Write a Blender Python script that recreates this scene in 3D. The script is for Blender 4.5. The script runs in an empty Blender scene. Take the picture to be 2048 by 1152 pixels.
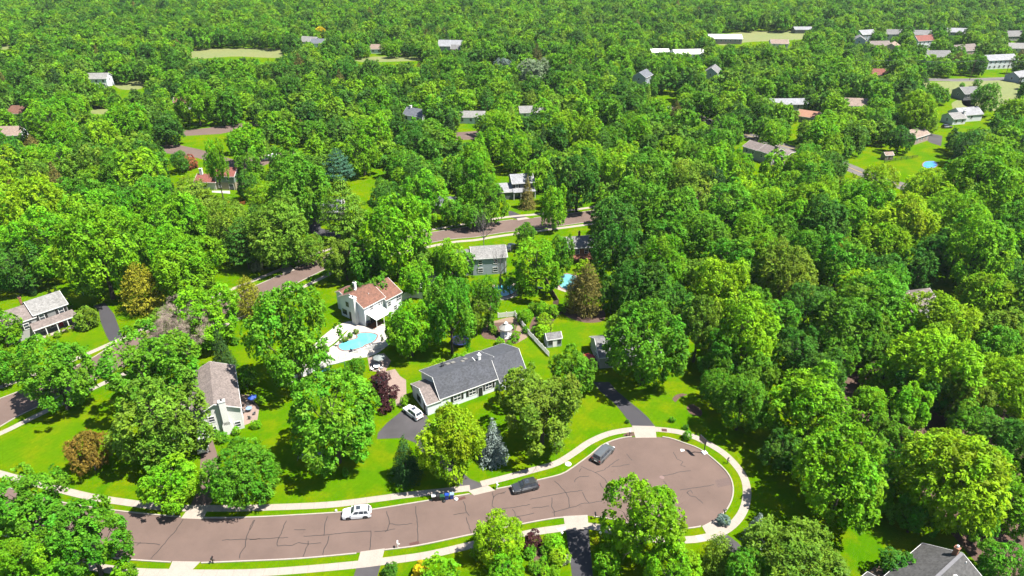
import bpy, bmesh, math, random
import numpy as np
from mathutils import Vector, Matrix
from mathutils.geometry import tessellate_polygon

# ------------------------------------------------------------------ camera, sky, sun, exposure
SC = bpy.context.scene
C = SC.collection
R_ = math.radians
CAM_H, FPX, PITCH = 85.0, 1366.0, R_(28.7)
cd = bpy.data.cameras.new('camera')
cam = bpy.data.objects.new('camera', cd); C.objects.link(cam)
cam.location = (0, 0, CAM_H)
cam.rotation_euler = (R_(90) - PITCH, 0, 0)
cd.sensor_width = 36.0
cd.lens = 36.0 * FPX / 2048.0
cd.clip_start, cd.clip_end = 1.0, 6000.0
SC.camera = cam

SUN_EL, SUN_AZ = R_(62), R_(-14)          # azimuth measured from +X towards +Y
to_sun = Vector((math.cos(SUN_EL) * math.cos(SUN_AZ), math.cos(SUN_EL) * math.sin(SUN_AZ), math.sin(SUN_EL)))
W = bpy.data.worlds.new('World'); SC.world = W
W.use_nodes = True
wn = W.node_tree
sky = wn.nodes.new('ShaderNodeTexSky')
sky.sky_type = 'NISHITA'; sky.sun_disc = False
sky.sun_elevation = SUN_EL
sky.sun_rotation = R_(90) - SUN_AZ       # Nishita rotation runs clockwise from +Y
sky.air_density, sky.dust_density, sky.ozone_density = 1.0, 0.6, 1.2
bg = wn.nodes['Background']
wn.links.new(sky.outputs['Color'], bg.inputs['Color'])
bg.inputs['Strength'].default_value = 0.066
sd = bpy.data.lights.new('sun', 'SUN')
sd.energy, sd.angle, sd.color = 5.0, R_(0.53), (1.0, 0.955, 0.88)
sun = bpy.data.objects.new('sun', sd); C.objects.link(sun)
sun.rotation_euler = to_sun.to_track_quat('Z', 'Y').to_euler()
sun.location = (60, 40, 150)
SC.view_settings.view_transform = 'Standard'
SC.view_settings.look = 'None'
SC.view_settings.exposure = 1.9
SC.view_settings.gamma = 1.0
SC.render.resolution_x, SC.render.resolution_y = 1024, 576
SC.cycles.max_bounces = 6
SC.cycles.diffuse_bounces = 3
SC.cycles.transmission_bounces = 4
SC.cycles.transparent_max_bounces = 6

# ------------------------------------------------------------------ surveying helpers: where a sight line meets the ground
def U(px, py, z=0.0):
    x = (px - 1024) / FPX; y = -(py - 576) / FPX
    dy = math.cos(PITCH) + y * math.sin(PITCH); dz = -math.sin(PITCH) + y * math.cos(PITCH)
    t = (z - CAM_H) / dz
    return Vector((x * t, dy * t, z))
def J(x, y, z=0.0):
    z -= CAM_H
    d = y * math.cos(PITCH) - z * math.sin(PITCH); v = y * math.sin(PITCH) + z * math.cos(PITCH)
    return 1024 + FPX * x / d, 576 - FPX * v / d, d
def ipoly(x, y, poly):
    ins = False; n = len(poly); j = n - 1
    for i in range(n):
        xi, yi = poly[i][0], poly[i][1]; xj, yj = poly[j][0], poly[j][1]
        if (yi > y) != (yj > y) and x < (xj - xi) * (y - yi) / (yj - yi) + xi: ins = not ins
        j = i
    return ins

# ------------------------------------------------------------------ materials
def dim(c):
    k = .66 if min(c) > .6 else .42          # reflectances read off the photograph's sunlit surfaces, brought down to the exposure set above
    return tuple(x * k for x in c)
MATS = {}
def nmat(name):
    m = bpy.data.materials.new(name); m.use_nodes = True
    nt = m.node_tree; b = nt.nodes['Principled BSDF']
    return m, nt, b
def nd(nt, t, **kw):
    n = nt.nodes.new(t)
    for k, v in kw.items(): setattr(n, k, v)
    return n
def mixrgb(nt, fac, a, b, mode='MIX'):
    n = nd(nt, 'ShaderNodeMix', data_type='RGBA', blend_type=mode)
    for s, v in ((0, fac), (6, a), (7, b)):
        if hasattr(v, 'is_output'): nt.links.new(v, n.inputs[s])
        elif isinstance(v, tuple): n.inputs[s].default_value = (*v[:3], 1)
        else: n.inputs[s].default_value = v
    return n.outputs[2]
def noise(nt, vec, scale, detail=4, rough=.6):
    n = nd(nt, 'ShaderNodeTexNoise'); n.inputs['Scale'].default_value = scale
    n.inputs['Detail'].default_value = detail; n.inputs['Roughness'].default_value = rough
    if vec is not None: nt.links.new(vec, n.inputs['Vector'])
    return n.outputs['Fac']
def ramp(nt, fac, p0, p1, c0=(0, 0, 0), c1=(1, 1, 1)):
    n = nd(nt, 'ShaderNodeValToRGB')
    n.color_ramp.elements[0].position = p0; n.color_ramp.elements[1].position = p1
    n.color_ramp.elements[0].color = (*c0, 1); n.color_ramp.elements[1].color = (*c1, 1)
    nt.links.new(fac, n.inputs['Fac'])
    return n.outputs['Color']
def mat(name, col, rough=.7, var=.12, scale=3.0, bump=0.0, metal=0.0, spec=.5, col2=None, fine=0.0):
    """a painted / stony / plastic surface with blotches (and a finer grain)"""
    if name in MATS: return MATS[name]
    col = dim(col)
    m, nt, b = nmat(name)
    tc = nd(nt, 'ShaderNodeTexCoord'); v = tc.outputs['Object']
    f = noise(nt, v, scale)
    c2 = dim(col2) if col2 else tuple(c * (1 - var * 2) for c in col)
    out = mixrgb(nt, ramp(nt, f, .3, .72), c2, col)
    if fine:
        g = noise(nt, v, fine, 2)
        out = mixrgb(nt, .35, out, mixrgb(nt, ramp(nt, g, .35, .65), tuple(c * .55 for c in col), tuple(min(1, c * 1.3) for c in col)))
    nt.links.new(out, b.inputs['Base Color'])
    b.inputs['Roughness'].default_value = rough; b.inputs['Metallic'].default_value = metal
    b.inputs['Specular IOR Level'].default_value = spec
    if bump:
        bp = nd(nt, 'ShaderNodeBump'); bp.inputs['Strength'].default_value = bump; bp.inputs['Distance'].default_value = .03
        nt.links.new(noise(nt, v, fine or scale * 6), bp.inputs['Height']); nt.links.new(bp.outputs['Normal'], b.inputs['Normal'])
    MATS[name] = m
    return m
def shingles(name, col, tile=.32):
    if name in MATS: return MATS[name]
    col = dim(col)
    m, nt, b = nmat(name)
    tc = nd(nt, 'ShaderNodeTexCoord'); v = tc.outputs['Object']
    mp = nd(nt, 'ShaderNodeMapping'); mp.inputs['Scale'].default_value = (1, 1.25, 1.25); nt.links.new(v, mp.inputs['Vector'])
    vo = nd(nt, 'ShaderNodeTexVoronoi'); vo.inputs['Scale'].default_value = 1 / tile; nt.links.new(mp.outputs['Vector'], vo.inputs['Vector'])
    g = nd(nt, 'ShaderNodeSeparateColor'); nt.links.new(vo.outputs['Color'], g.inputs['Color'])
    base = mixrgb(nt, g.outputs['Red'], tuple(c * .72 for c in col), tuple(c * 1.22 for c in col))
    big = ramp(nt, noise(nt, v, .45, 5), .3, .75)
    out = mixrgb(nt, big, mixrgb(nt, .28, base, (.02, .02, .015)), base)
    nt.links.new(out, b.inputs['Base Color'])
    b.inputs['Roughness'].default_value = .88; b.inputs['Specular IOR Level'].default_value = .25
    bp = nd(nt, 'ShaderNodeBump'); bp.inputs['Strength'].default_value = .5; bp.inputs['Distance'].default_value = .02
    nt.links.new(g.outputs['Green'], bp.inputs['Height']); nt.links.new(bp.outputs['Normal'], b.inputs['Normal'])
    MATS[name] = m
    return m
def siding(name, col, pitch=.22):
    if name in MATS: return MATS[name]
    col = dim(col)
    m, nt, b = nmat(name)
    tc = nd(nt, 'ShaderNodeTexCoord'); v = tc.outputs['Object']
    wv = nd(nt, 'ShaderNodeTexWave', wave_type='BANDS', bands_direction='Z', wave_profile='SAW')
    wv.inputs['Scale'].default_value = .314 / pitch; wv.inputs['Distortion'].default_value = 0
    nt.links.new(v, wv.inputs['Vector'])
    f = ramp(nt, noise(nt, v, .8), .25, .8)
    out = mixrgb(nt, f, tuple(c * .86 for c in col), col)
    out = mixrgb(nt, ramp(nt, wv.outputs['Fac'], .0, .16), tuple(c * .72 for c in col), out)
    nt.links.new(out, b.inputs['Base Color']); b.inputs['Roughness'].default_value = .55
    bp = nd(nt, 'ShaderNodeBump'); bp.inputs['Strength'].default_value = .6; bp.inputs['Distance'].default_value = .02
    nt.links.new(wv.outputs['Fac'], bp.inputs['Height']); nt.links.new(bp.outputs['Normal'], b.inputs['Normal'])
    MATS[name] = m
    return m
def lawn_mat():
    m, nt, b = nmat('lawn_grass')
    tc = nd(nt, 'ShaderNodeTexCoord'); v = tc.outputs['Object']
    a = ramp(nt, noise(nt, v, .05, 5), .38, .62)
    bb = ramp(nt, noise(nt, v, .19, 6, .7), .46, .62)
    c_ = ramp(nt, noise(nt, v, 1.1, 6, .85), .36, .64)
    col = mixrgb(nt, a, (.036, .108, .0006), (.066, .126, .0008))
    col = mixrgb(nt, mixrgb(nt, .72, (0, 0, 0), bb), col, (.120, .135, .0015))
    col = mixrgb(nt, mixrgb(nt, .62, (0, 0, 0), c_), mixrgb(nt, .42, col, (.012, .050, .0004)), mixrgb(nt, .12, col, (.16, .20, .004)))
    mp = nd(nt, 'ShaderNodeMapping'); mp.inputs['Rotation'].default_value = (0, 0, .6); nt.links.new(v, mp.inputs['Vector'])
    wv = nd(nt, 'ShaderNodeTexWave'); wv.inputs['Scale'].default_value = .36; wv.inputs['Distortion'].default_value = 2.5
    wv.inputs['Detail'].default_value = 2; wv.inputs['Detail Scale'].default_value = .3
    nt.links.new(mp.outputs['Vector'], wv.inputs['Vector'])
    col = mixrgb(nt, ramp(nt, wv.outputs['Fac'], .3, .7), mixrgb(nt, .05, col, (.006, .028, .0005)), col)
    dry = ramp(nt, noise(nt, v, .11, 7, .85), .63, .74)
    col = mixrgb(nt, mixrgb(nt, .5, (0, 0, 0), dry), col, (.115, .095, .02))
    nt.links.new(col, b.inputs['Base Color']); b.inputs['Roughness'].default_value = .9
    b.inputs['Specular IOR Level'].default_value = .0
    bp = nd(nt, 'ShaderNodeBump'); bp.inputs['Strength'].default_value = .9; bp.inputs['Distance'].default_value = .12
    nt.links.new(noise(nt, v, 4.5, 5, .8), bp.inputs['Height']); nt.links.new(bp.outputs['Normal'], b.inputs['Normal'])
    MATS['lawn'] = m
    return m
def asphalt(name, col, patch=.25):
    col = dim(col)
    m, nt, b = nmat(name)
    tc = nd(nt, 'ShaderNodeTexCoord'); v = tc.outputs['Object']
    a = ramp(nt, noise(nt, v, .16, 6, .65), .32, .70)
    g = ramp(nt, noise(nt, v, 9, 3, .8), .3, .7)
    col1 = mixrgb(nt, a, tuple(c * (1 - patch) for c in col), col)
    col1 = mixrgb(nt, g, mixrgb(nt, .22, col1, (.02, .02, .02)), col1)
    s = ramp(nt, noise(nt, v, .6, 3), .66, .74)
    col1 = mixrgb(nt, mixrgb(nt, .35, (0, 0, 0), s), col1, tuple(c * .55 for c in col))
    nt.links.new(col1, b.inputs['Base Color']); b.inputs['Roughness'].default_value = .9; b.inputs['Specular IOR Level'].default_value = .25
    bp = nd(nt, 'ShaderNodeBump'); bp.inputs['Strength'].default_value = .3; bp.inputs['Distance'].default_value = .01
    nt.links.new(noise(nt, v, 30), bp.inputs['Height']); nt.links.new(bp.outputs['Normal'], b.inputs['Normal'])
    MATS[name] = m
    return m
def leaf_mat(name, own=True, transl=.34):
    """foliage; colour of the tree from the object's own colour, variation between sprays from the face attribute"""
    m = bpy.data.materials.new(name); m.use_nodes = True
    nt = m.node_tree; nt.nodes.clear()
    oi = nd(nt, 'ShaderNodeObjectInfo')
    at = nd(nt, 'ShaderNodeAttribute', attribute_name='tint')
    sp = nd(nt, 'ShaderNodeSeparateColor'); nt.links.new(at.outputs['Color'], sp.inputs['Color'])
    base = oi.outputs['Color']
    if not own:   # trees of the far wood: each takes its colour at random
        r = nd(nt, 'ShaderNodeValToRGB'); cr = r.color_ramp
        cols = [(.024, .080, .010), (.048, .150, .009), (.070, .200, .007), (.088, .235, .006), (.120, .255, .006), (.080, .175, .014), (.036, .115, .010)]
        cr.elements[0].position = 0; cr.elements[0].color = (*cols[0], 1)
        cr.elements[1].position = 1; cr.elements[1].color = (*cols[-1], 1)
        for i, c_ in enumerate(cols[1:-1]):
            e = cr.elements.new((i + 1) / (len(cols) - 1)); e.color = (*c_, 1)
        nt.links.new(oi.outputs['Random'], r.inputs['Fac']); base = r.outputs['Color']
    hs = nd(nt, 'ShaderNodeHueSaturation')
    mr = nd(nt, 'ShaderNodeMapRange'); mr.inputs['To Min'].default_value = .476; mr.inputs['To Max'].default_value = .516
    nt.links.new(sp.outputs['Green'], mr.inputs['Value']); nt.links.new(mr.outputs['Result'], hs.inputs['Hue'])
    mr2 = nd(nt, 'ShaderNodeMapRange'); mr2.inputs['To Min'].default_value = .55; mr2.inputs['To Max'].default_value = 1.4
    nt.links.new(sp.outputs['Red'], mr2.inputs['Value']); nt.links.new(mr2.outputs['Result'], hs.inputs['Value'])
    nt.links.new(base, hs.inputs['Color'])
    d = nd(nt, 'ShaderNodeBsdfPrincipled'); d.inputs['Roughness'].default_value = .55; d.inputs['Specular IOR Level'].default_value = .08
    t = nd(nt, 'ShaderNodeBsdfTranslucent')
    hs2 = nd(nt, 'ShaderNodeHueSaturation'); hs2.inputs['Hue'].default_value = .485; hs2.inputs['Value'].default_value = 1.5
    nt.links.new(hs.outputs['Color'], d.inputs['Base Color']); nt.links.new(hs.outputs['Color'], hs2.inputs['Color'])
    nt.links.new(hs2.outputs['Color'], t.inputs['Color'])
    mx = nd(nt, 'ShaderNodeMixShader'); mx.inputs[0].default_value = transl
    nt.links.new(d.outputs[0], mx.inputs[1]); nt.links.new(t.outputs[0], mx.inputs[2])
    o = nd(nt, 'ShaderNodeOutputMaterial'); nt.links.new(mx.outputs[0], o.inputs['Surface'])
    MATS[name] = m
    return m

LAWN = lawn_mat()
HAZE = .00004
ROAD = asphalt('brown_asphalt', (.240, .162, .132))
ROADG = asphalt('grey_asphalt', (.24, .215, .205))
DRIVE = asphalt('dark_asphalt', (.082, .078, .088))
DRIVEW = asphalt('worn_asphalt', (.125, .115, .120), .4)
CONC = mat('pale_concrete', (.50, .425, .355), .85, .10, .7, .2, fine=14)
CONCW = mat('fresh_concrete', (.66, .60, .53), .85, .06, .7, .1, fine=14)
KERB = mat('kerb_concrete', (.53, .46, .39), .85, .14, 1.2, .1, fine=10)
TAR = mat('tar_seal', (.036, .025, .023), .7, .2, 2)
MULCH = mat('bark_mulch', (.16, .085, .055), .95, .2, 2.0, .8, col2=(.07, .038, .026), fine=9)
SOIL = mat('pale_soil', (.36, .25, .17), .95, .15, 1.2, .5, fine=9)
PAVER = mat('pink_pavers', (.42, .30, .245), .85, .15, 1.5, .2, fine=7)
DECKW = mat('pool_deck_concrete', (.66, .60, .54), .85, .08, .6, .1, fine=9)
FIELD = mat('hay_field', (.24, .25, .065), .95, .12, .05, .4, col2=(.165, .235, .05), fine=.6)
RUST = mat('rusty_iron', (.17, .055, .038), .8, .25, 8)
WHITE = mat('white_paint', (.80, .79, .77), .45, .03, 1.5)
WSTUCCO = mat('white_stucco', (.78, .765, .735), .8, .05, .8, .2, fine=12)
GREYW = mat('grey_siding_paint', (.42, .42, .41), .6, .06, 1)
BLACK = mat('black_plastic', (.014, .014, .016), .4, .1, 3)
DARK = mat('dark_paint', (.03, .03, .036), .45, .1, 3)
STEEL = mat('grey_steel', (.35, .35, .36), .35, .1, 4, metal=.8)
GALV = mat('grey_post', (.16, .16, .165), .5, .1, 4)
WOOD = mat('weathered_wood', (.22, .135, .085), .85, .2, 2, .3, fine=8)
REDWOOD = mat('red_brown_deck', (.30, .105, .045), .8, .2, 2, .3, fine=8)
ORANGEW = mat('orange_stained_wood', (.62, .16, .035), .7, .12, 2)
BARK = mat('bark', (.115, .090, .072), .95, .25, 2.5, .8, fine=8)
BARKW = mat('pale_bark', (.30, .26, .235), .95, .2, 2.5, .6, fine=8)
RED = mat('red_canvas', (.62, .018, .035), .7, .08, 2)
BLUE = mat('blue_plastic', (.02, .09, .50), .35, .08, 2)
CYAN = mat('sky_blue_plastic', (.02, .33, .78), .35, .06, 2)
TEAL = mat('teal_canvas', (.08, .22, .23), .7, .08, 2)
GREENB = mat('green_plastic', (.02, .12, .06), .4, .1, 2)
NAVY = mat('navy_plastic', (.012, .025, .14), .5, .1, 2)
BRICK = mat('red_brick', (.40, .165, .085), .85, .2, 1.2, .2, col2=(.30, .12, .07), fine=7)
YELLOW = mat('yellow_plastic', (.75, .48, .02), .4, .1, 2)
def glass_mat():
    m, nt, b = nmat('window_glass')
    tc = nd(nt, 'ShaderNodeTexCoord')
    c = mixrgb(nt, ramp(nt, noise(nt, tc.outputs['Object'], 1.7), .3, .7), (.012, .015, .020), (.045, .055, .070))
    nt.links.new(c, b.inputs['Base Color']); b.inputs['Roughness'].default_value = .06
    MATS['glass'] = m
    return m
GLASS = glass_mat()
def water_mat(name, c0, c1):
    m, nt, b = nmat(name)
    tc = nd(nt, 'ShaderNodeTexCoord'); v = tc.outputs['Object']
    c = mixrgb(nt, ramp(nt, noise(nt, v, .35, 3), .3, .7), c0, c1)
    nt.links.new(c, b.inputs['Base Color']); b.inputs['Roughness'].default_value = .05
    bp = nd(nt, 'ShaderNodeBump'); bp.inputs['Strength'].default_value = .25; bp.inputs['Distance'].default_value = .03
    nt.links.new(noise(nt, v, 3.2, 3), bp.inputs['Height']); nt.links.new(bp.outputs['Normal'], b.inputs['Normal'])
    MATS[name] = m
    return m
POOLW = water_mat('pool_water', (.055, .25, .30), (.085, .31, .35))
POOLB = water_mat('blue_pool_water', (.02, .13, .36), (.035, .19, .45))
POOLG = water_mat('covered_pool', (.05, .16, .17), (.10, .26, .26))
def paint(name, col, metal=0.0):
    if name in MATS: return MATS[name]
    col = dim(col)
    m, nt, b = nmat(name)
    tc = nd(nt, 'ShaderNodeTexCoord')
    c = mixrgb(nt, ramp(nt, noise(nt, tc.outputs['Object'], 2.2, 4), .3, .75), tuple(x * .86 for x in col), col)
    nt.links.new(c, b.inputs['Base Color']); b.inputs['Metallic'].default_value = metal
    b.inputs['Roughness'].default_value = .32; b.inputs['Coat Weight'].default_value = .8; b.inputs['Coat Roughness'].default_value = .06
    MATS[name] = m
    return m

# ------------------------------------------------------------------ mesh helpers
class MB:
    """collects vertices and faces, then links them as one mesh object"""
    def __init__(s): s.v, s.f = [], []
    def add(s, vs, fs):
        o = len(s.v); s.v += [tuple(p) for p in vs]; s.f += [tuple(i + o for i in f) for f in fs]; return s
    def box(s, x0, x1, y0, y1, z0, z1):
        return s.add([(x0, y0, z0), (x1, y0, z0), (x1, y1, z0), (x0, y1, z0), (x0, y0, z1), (x1, y0, z1), (x1, y1, z1), (x0, y1, z1)],
                     [(3, 2, 1, 0), (4, 5, 6, 7), (0, 1, 5, 4), (1, 2, 6, 5), (2, 3, 7, 6), (3, 0, 4, 7)])
    def obox(s, p, q, w, h, z0=0.0):
        """a bar of width w and height h along p->q in plan"""
        d = Vector((q[0] - p[0], q[1] - p[1])); l = max(d.length, 1e-6); d /= l; n = Vector((-d.y, d.x)) * w / 2
        c = [(p[0] - n.x, p[1] - n.y), (q[0] - n.x, q[1] - n.y), (q[0] + n.x, q[1] + n.y), (p[0] + n.x, p[1] + n.y)]
        za = p[2] if len(p) > 2 else z0; zb = q[2] if len(q) > 2 else z0
        zs = [za, zb, zb, za]
        return s.add([(*a, z) for a, z in zip(c, zs)] + [(*a, z + h) for a, z in zip(c, zs)],
                     [(3, 2, 1, 0), (4, 5, 6, 7), (0, 1, 5, 4), (1, 2, 6, 5), (2, 3, 7, 6), (3, 0, 4, 7)])
    def tube(s, pts, rad, n=6):
        """a tapering tube through pts"""
        o = len(s.v); k = len(pts); rad = rad if hasattr(rad, '__len__') else [rad] * k
        for i in range(k):
            a = Vector(pts[max(i - 1, 0)]); b = Vector(pts[min(i + 1, k - 1)]); d = (b - a).normalized()
            x = d.orthogonal().normalized(); y = d.cross(x)
            for j in range(n):
                t = 2 * math.pi * j / n; s.v.append(tuple(Vector(pts[i]) + (x * math.cos(t) + y * math.sin(t)) * rad[i]))
        for i in range(k - 1):
            for j in range(n):
                s.f.append((o + i * n + j, o + i * n + (j + 1) % n, o + (i + 1) * n + (j + 1) % n, o + (i + 1) * n + j))
        s.f.append(tuple(o + j for j in reversed(range(n)))); s.f.append(tuple(o + (k - 1) * n + j for j in range(n)))
        return s
    def cyl(s, c, r, z0, z1, n=16, r2=None):
        r2 = r if r2 is None else r2; o = len(s.v)
        for z, rr in ((z0, r), (z1, r2)):
            for j in range(n):
                t = 2 * math.pi * (j + .5) / n; s.v.append((c[0] + rr * math.cos(t), c[1] + rr * math.sin(t), z))
        for j in range(n): s.f.append((o + j, o + (j + 1) % n, o + n + (j + 1) % n, o + n + j))
        s.f.append(tuple(o + j for j in reversed(range(n)))); s.f.append(tuple(o + n + j for j in range(n)))
        return s
    def prism(s, poly, z0, z1):
        """a flat polygon (any outline) given a thickness"""
        n = len(poly); o = len(s.v)
        a = sum(poly[i][0] * poly[(i + 1) % n][1] - poly[(i + 1) % n][0] * poly[i][1] for i in range(n))
        if a < 0: poly = list(reversed(poly))
        s.v += [(p[0], p[1], z0) for p in poly] + [(p[0], p[1], z1) for p in poly]
        tri = tessellate_polygon([[Vector((p[0], p[1], 0)) for p in poly]])
        for t in tri:
            i, j, k = t
            ar = (poly[j][0] - poly[i][0]) * (poly[k][1] - poly[i][1]) - (poly[k][0] - poly[i][0]) * (poly[j][1] - poly[i][1])
            if ar < 0: i, k = k, i
            s.f.append((o + n + i, o + n + j, o + n + k)); s.f.append((o + k, o + j, o + i))
        for i in range(n): s.f.append((o + i, o + (i + 1) % n, o + n + (i + 1) % n, o + n + i))
        return s
    def section(s, poly, x0, x1):
        """a (y,z) outline run from x0 to x1"""
        n = len(poly); o = len(s.v)
        a = sum(poly[i][0] * poly[(i + 1) % n][1] - poly[(i + 1) % n][0] * poly[i][1] for i in range(n))
        if a < 0: poly = list(reversed(poly))
        s.v += [(x0, p[0], p[1]) for p in poly] + [(x1, p[0], p[1]) for p in poly]
        tri = tessellate_polygon([[Vector((p[0], p[1], 0)) for p in poly]])
        for t in tri:
            i, j, k = t
            ar = (poly[j][0] - poly[i][0]) * (poly[k][1] - poly[i][1]) - (poly[k][0] - poly[i][0]) * (poly[j][1] - poly[i][1])
            if ar < 0: i, k = k, i
            s.f.append((o + n + i, o + n + j, o + n + k)); s.f.append((o + k, o + j, o + i))
        for i in range(n): s.f.append((o + i, o + (i + 1) % n, o + n + (i + 1) % n, o + n + i))
        return s
    def build(s, name, m, parent=None, smooth=False, bevel=0.0):
        me = bpy.data.meshes.new(name); me.from_pydata(s.v, [], s.f); me.materials.append(m)
        if bevel:
            bm = bmesh.new(); bm.from_mesh(me)
            bmesh.ops.remove_doubles(bm, verts=bm.verts, dist=1e-4)
            bmesh.ops.bevel(bm, geom=[e for e in bm.edges if e.is_manifold and e.calc_face_angle(0) > .5], offset=bevel, segments=2, affect='EDGES', profile=.6)
            bm.to_mesh(me); bm.free()
        if smooth: me.polygons.foreach_set('use_smooth', [True] * len(me.polygons))
        me.update()
        o = bpy.data.objects.new(name, me); C.objects.link(o)
        if parent is not None: o.parent = parent
        return o
def thing(name, label, cat, loc=(0, 0, 0), rz=0.0, group=None):
    o = bpy.data.objects.new(name, None); C.objects.link(o); o.empty_display_size = .5
    o.location = loc; o.rotation_euler = (0, 0, rz); o['label'] = label; o['category'] = cat
    if group: o['group'] = group
    return o
def tag(o, label, cat, group=None):
    o['label'] = label; o['category'] = cat
    if group: o['group'] = group
    return o
def struct(o): o['kind'] = 'structure'; return o
def copytree(r, loc, rz=None, label=None, group=None, scale=None):
    c = r.copy(); C.objects.link(c); c.location = loc
    if rz is not None: c.rotation_euler = (0, 0, rz)
    if scale is not None: c.scale = scale
    if label: c['label'] = label
    if group: c['group'] = group
    for ch in list(r.children):
        k = ch.copy(); C.objects.link(k); k.parent = c
        for g in ch.children:
            q = g.copy(); C.objects.link(q); q.parent = k
    return c
def spline(pts, closed=False, step=1.2):
    """Catmull-Rom through plan points, resampled"""
    P = [Vector((p[0], p[1])) for p in pts]; n = len(P); out = []
    rng = range(n) if closed else range(n - 1)
    for i in rng:
        if closed: a, b, c, d = P[(i - 1) % n], P[i], P[(i + 1) % n], P[(i + 2) % n]
        else: a, b, c, d = P[max(i - 1, 0)], P[i], P[i + 1], P[min(i + 2, n - 1)]
        k = max(1, int((c - b).length / step))
        for j in range(k):
            t = j / k; t2, t3 = t * t, t * t * t
            out.append(.5 * ((2 * b) + (c - a) * t + (2 * a - 5 * b + 4 * c - d) * t2 + (3 * b - a - 3 * c + d) * t3))
    if not closed: out.append(P[-1])
    return out
def offset(line, dist, closed=False):
    n = len(line); out = []
    for i in range(n):
        a = line[(i - 1) % n] if closed or i > 0 else line[i]; b = line[(i + 1) % n] if closed or i < n - 1 else line[i]
        d = (b - a).normalized(); out.append(line[i] + Vector((-d.y, d.x)) * dist)
    return out
def strip(mb, line, w, z0, z1, side=0.0):
    """a band of width w along a plan line (side shifts it sideways)"""
    A = offset(line, side + w / 2); B = offset(line, side - w / 2); n = len(line); o = len(mb.v)
    for a, b in zip(A, B): mb.v += [(b.x, b.y, z0), (a.x, a.y, z0), (a.x, a.y, z1), (b.x, b.y, z1)]
    for i in range(n - 1):
        k = o + 4 * i; l = k + 4
        mb.f += [(k + 3, l + 3, l + 2, k + 2), (k, k + 3, l + 3, l)[::-1], (k + 1, l + 1, l + 2, k + 2)[::-1]]
    mb.f += [(o, o + 1, o + 2, o + 3), tuple(o + 4 * (n - 1) + j for j in (3, 2, 1, 0))]
    return mb
def px(pts, z=0.0): return [U(a, b, z) for a, b in pts]
def sheet(name, pts, z, m, closed_spline=False, th=None, kind=True):
    """a flat patch of ground cover traced on the ground"""
    w = px(pts)
    if closed_spline: w = spline(w, True, .7)
    o = MB().prism([(p[0], p[1]) for p in w], z - (th or z) + .001 if th else .0005, z).build(name, m)
    if kind: struct(o)
    return o

# ------------------------------------------------------------------ ground, streets, walks, drives
def zq(x0, y0, s, pts): return [(x0 + a * s, y0 + b * s) for a, b in pts]
gm = MB(); gx = [-2600, -900, -300, -100, 100, 300, 900, 2600]; gy = [-300, 0, 100, 200, 400, 800, 1500, 4200]
for y in gy:
    for x in gx: gm.v.append((x, y, 0))
for j in range(7):
    for i in range(7): gm.f.append((j * 8 + i, j * 8 + i + 1, j * 8 + i + 9, j * 8 + i + 8))
struct(gm.build('lawn', LAWN))

top1 = [(-170, 915), (-60, 952), (0, 972), (70, 992), (132, 1008), (228, 1022), (300, 1030), (360, 1035), (408, 1037), (500, 1036), (600, 1031), (680, 1026), (740, 1021), (835, 1006), (929, 991), (1020, 974), (1076, 961.6), (1122, 950), (1142, 939), (1162, 925), (1183, 909.5), (1203, 893), (1228, 881.6), (1254, 875.5), (1284, 873.5), (1312, 874), (1338, 877), (1368, 887), (1399, 899), (1427, 920), (1452, 944), (1463.5, 967), (1464, 992), (1454.6, 1015), (1437, 1035), (1411, 1049), (1378, 1055.6), (1330, 1057), (1270, 1049), (1225, 1038), (1175, 1031.5), (1127, 1034), (1089, 1039), (1028, 1050.5), (944, 1068), (838, 1090), (769, 1099), (721, 1105), (602, 1116), (500, 1121), (394, 1125), (350, 1124), (223, 1115), (120, 1098), (40, 1078), (-60, 1050), (-190, 1005)]
edge1 = spline(px(top1), False, .8)
struct(MB().prism([(p.x, p.y) for p in edge1], .001, .012).build('road', ROAD))
far2 = [(-150, 862), (0, 798), (40, 783), (175, 722), (232, 690), (380, 626), (500, 577), (580, 542), (647, 511), (720, 492), (800, 476), (866, 465), (947, 452), (1008, 442), (1090, 434), (1188, 421), (1260, 410), (1340, 396), (1420, 380)]
near2 = [(-150, 925), (0, 853), (38, 831), (190, 760), (230, 741), (330, 694), (420, 651), (520, 604), (620, 553), (690, 523), (780, 501), (891, 480), (952, 474), (1008, 465), (1090, 456), (1168, 445), (1260, 432), (1340, 416), (1420, 399)]
e2a = spline(px(far2), False, 1.5); e2b = spline(px(near2), False, 1.5)
struct(MB().prism([(p.x, p.y) for p in e2a] + [(p.x, p.y) for p in reversed(e2b)], .001, .012).build('road', ROAD))
struct(sheet('road', [(318, 292), (345, 287), (400, 299), (470, 320), (540, 307), (590, 299), (592, 313), (548, 323), (490, 346), (452, 348), (466, 336), (395, 316), (330, 306)], .012, ROAD))
struct(sheet('road', [(360, 262), (430, 254), (515, 242), (560, 232), (562, 240), (520, 251), (440, 268), (365, 272)], .012, ROAD))
struct(sheet('road', [(830, 268), (925, 264), (1010, 258), (1060, 250), (1062, 257), (1010, 268), (950, 279), (860, 281), (832, 278)], .012, ROAD))
def road_line(pts, w, m, name='road', z=.012):
    l = spline(px(pts), False, 2.0)
    struct(strip(MB(), l, w, .001, z).build(name, m)); return l
r4 = road_line([(1340, 212), (1405, 238), (1440, 251), (1500, 272), (1560, 290), (1640, 312), (1713, 341), (1760, 360), (1805, 372), (1880, 402), (1990, 450)], 7.4, ROADG)
struct(strip(MB(), r4, .14, .0125, .0165, .12).build('road_marking', YELLOW)); struct(strip(MB(), r4, .14, .0125, .0165, -.12).build('road_marking', YELLOW))
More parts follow.
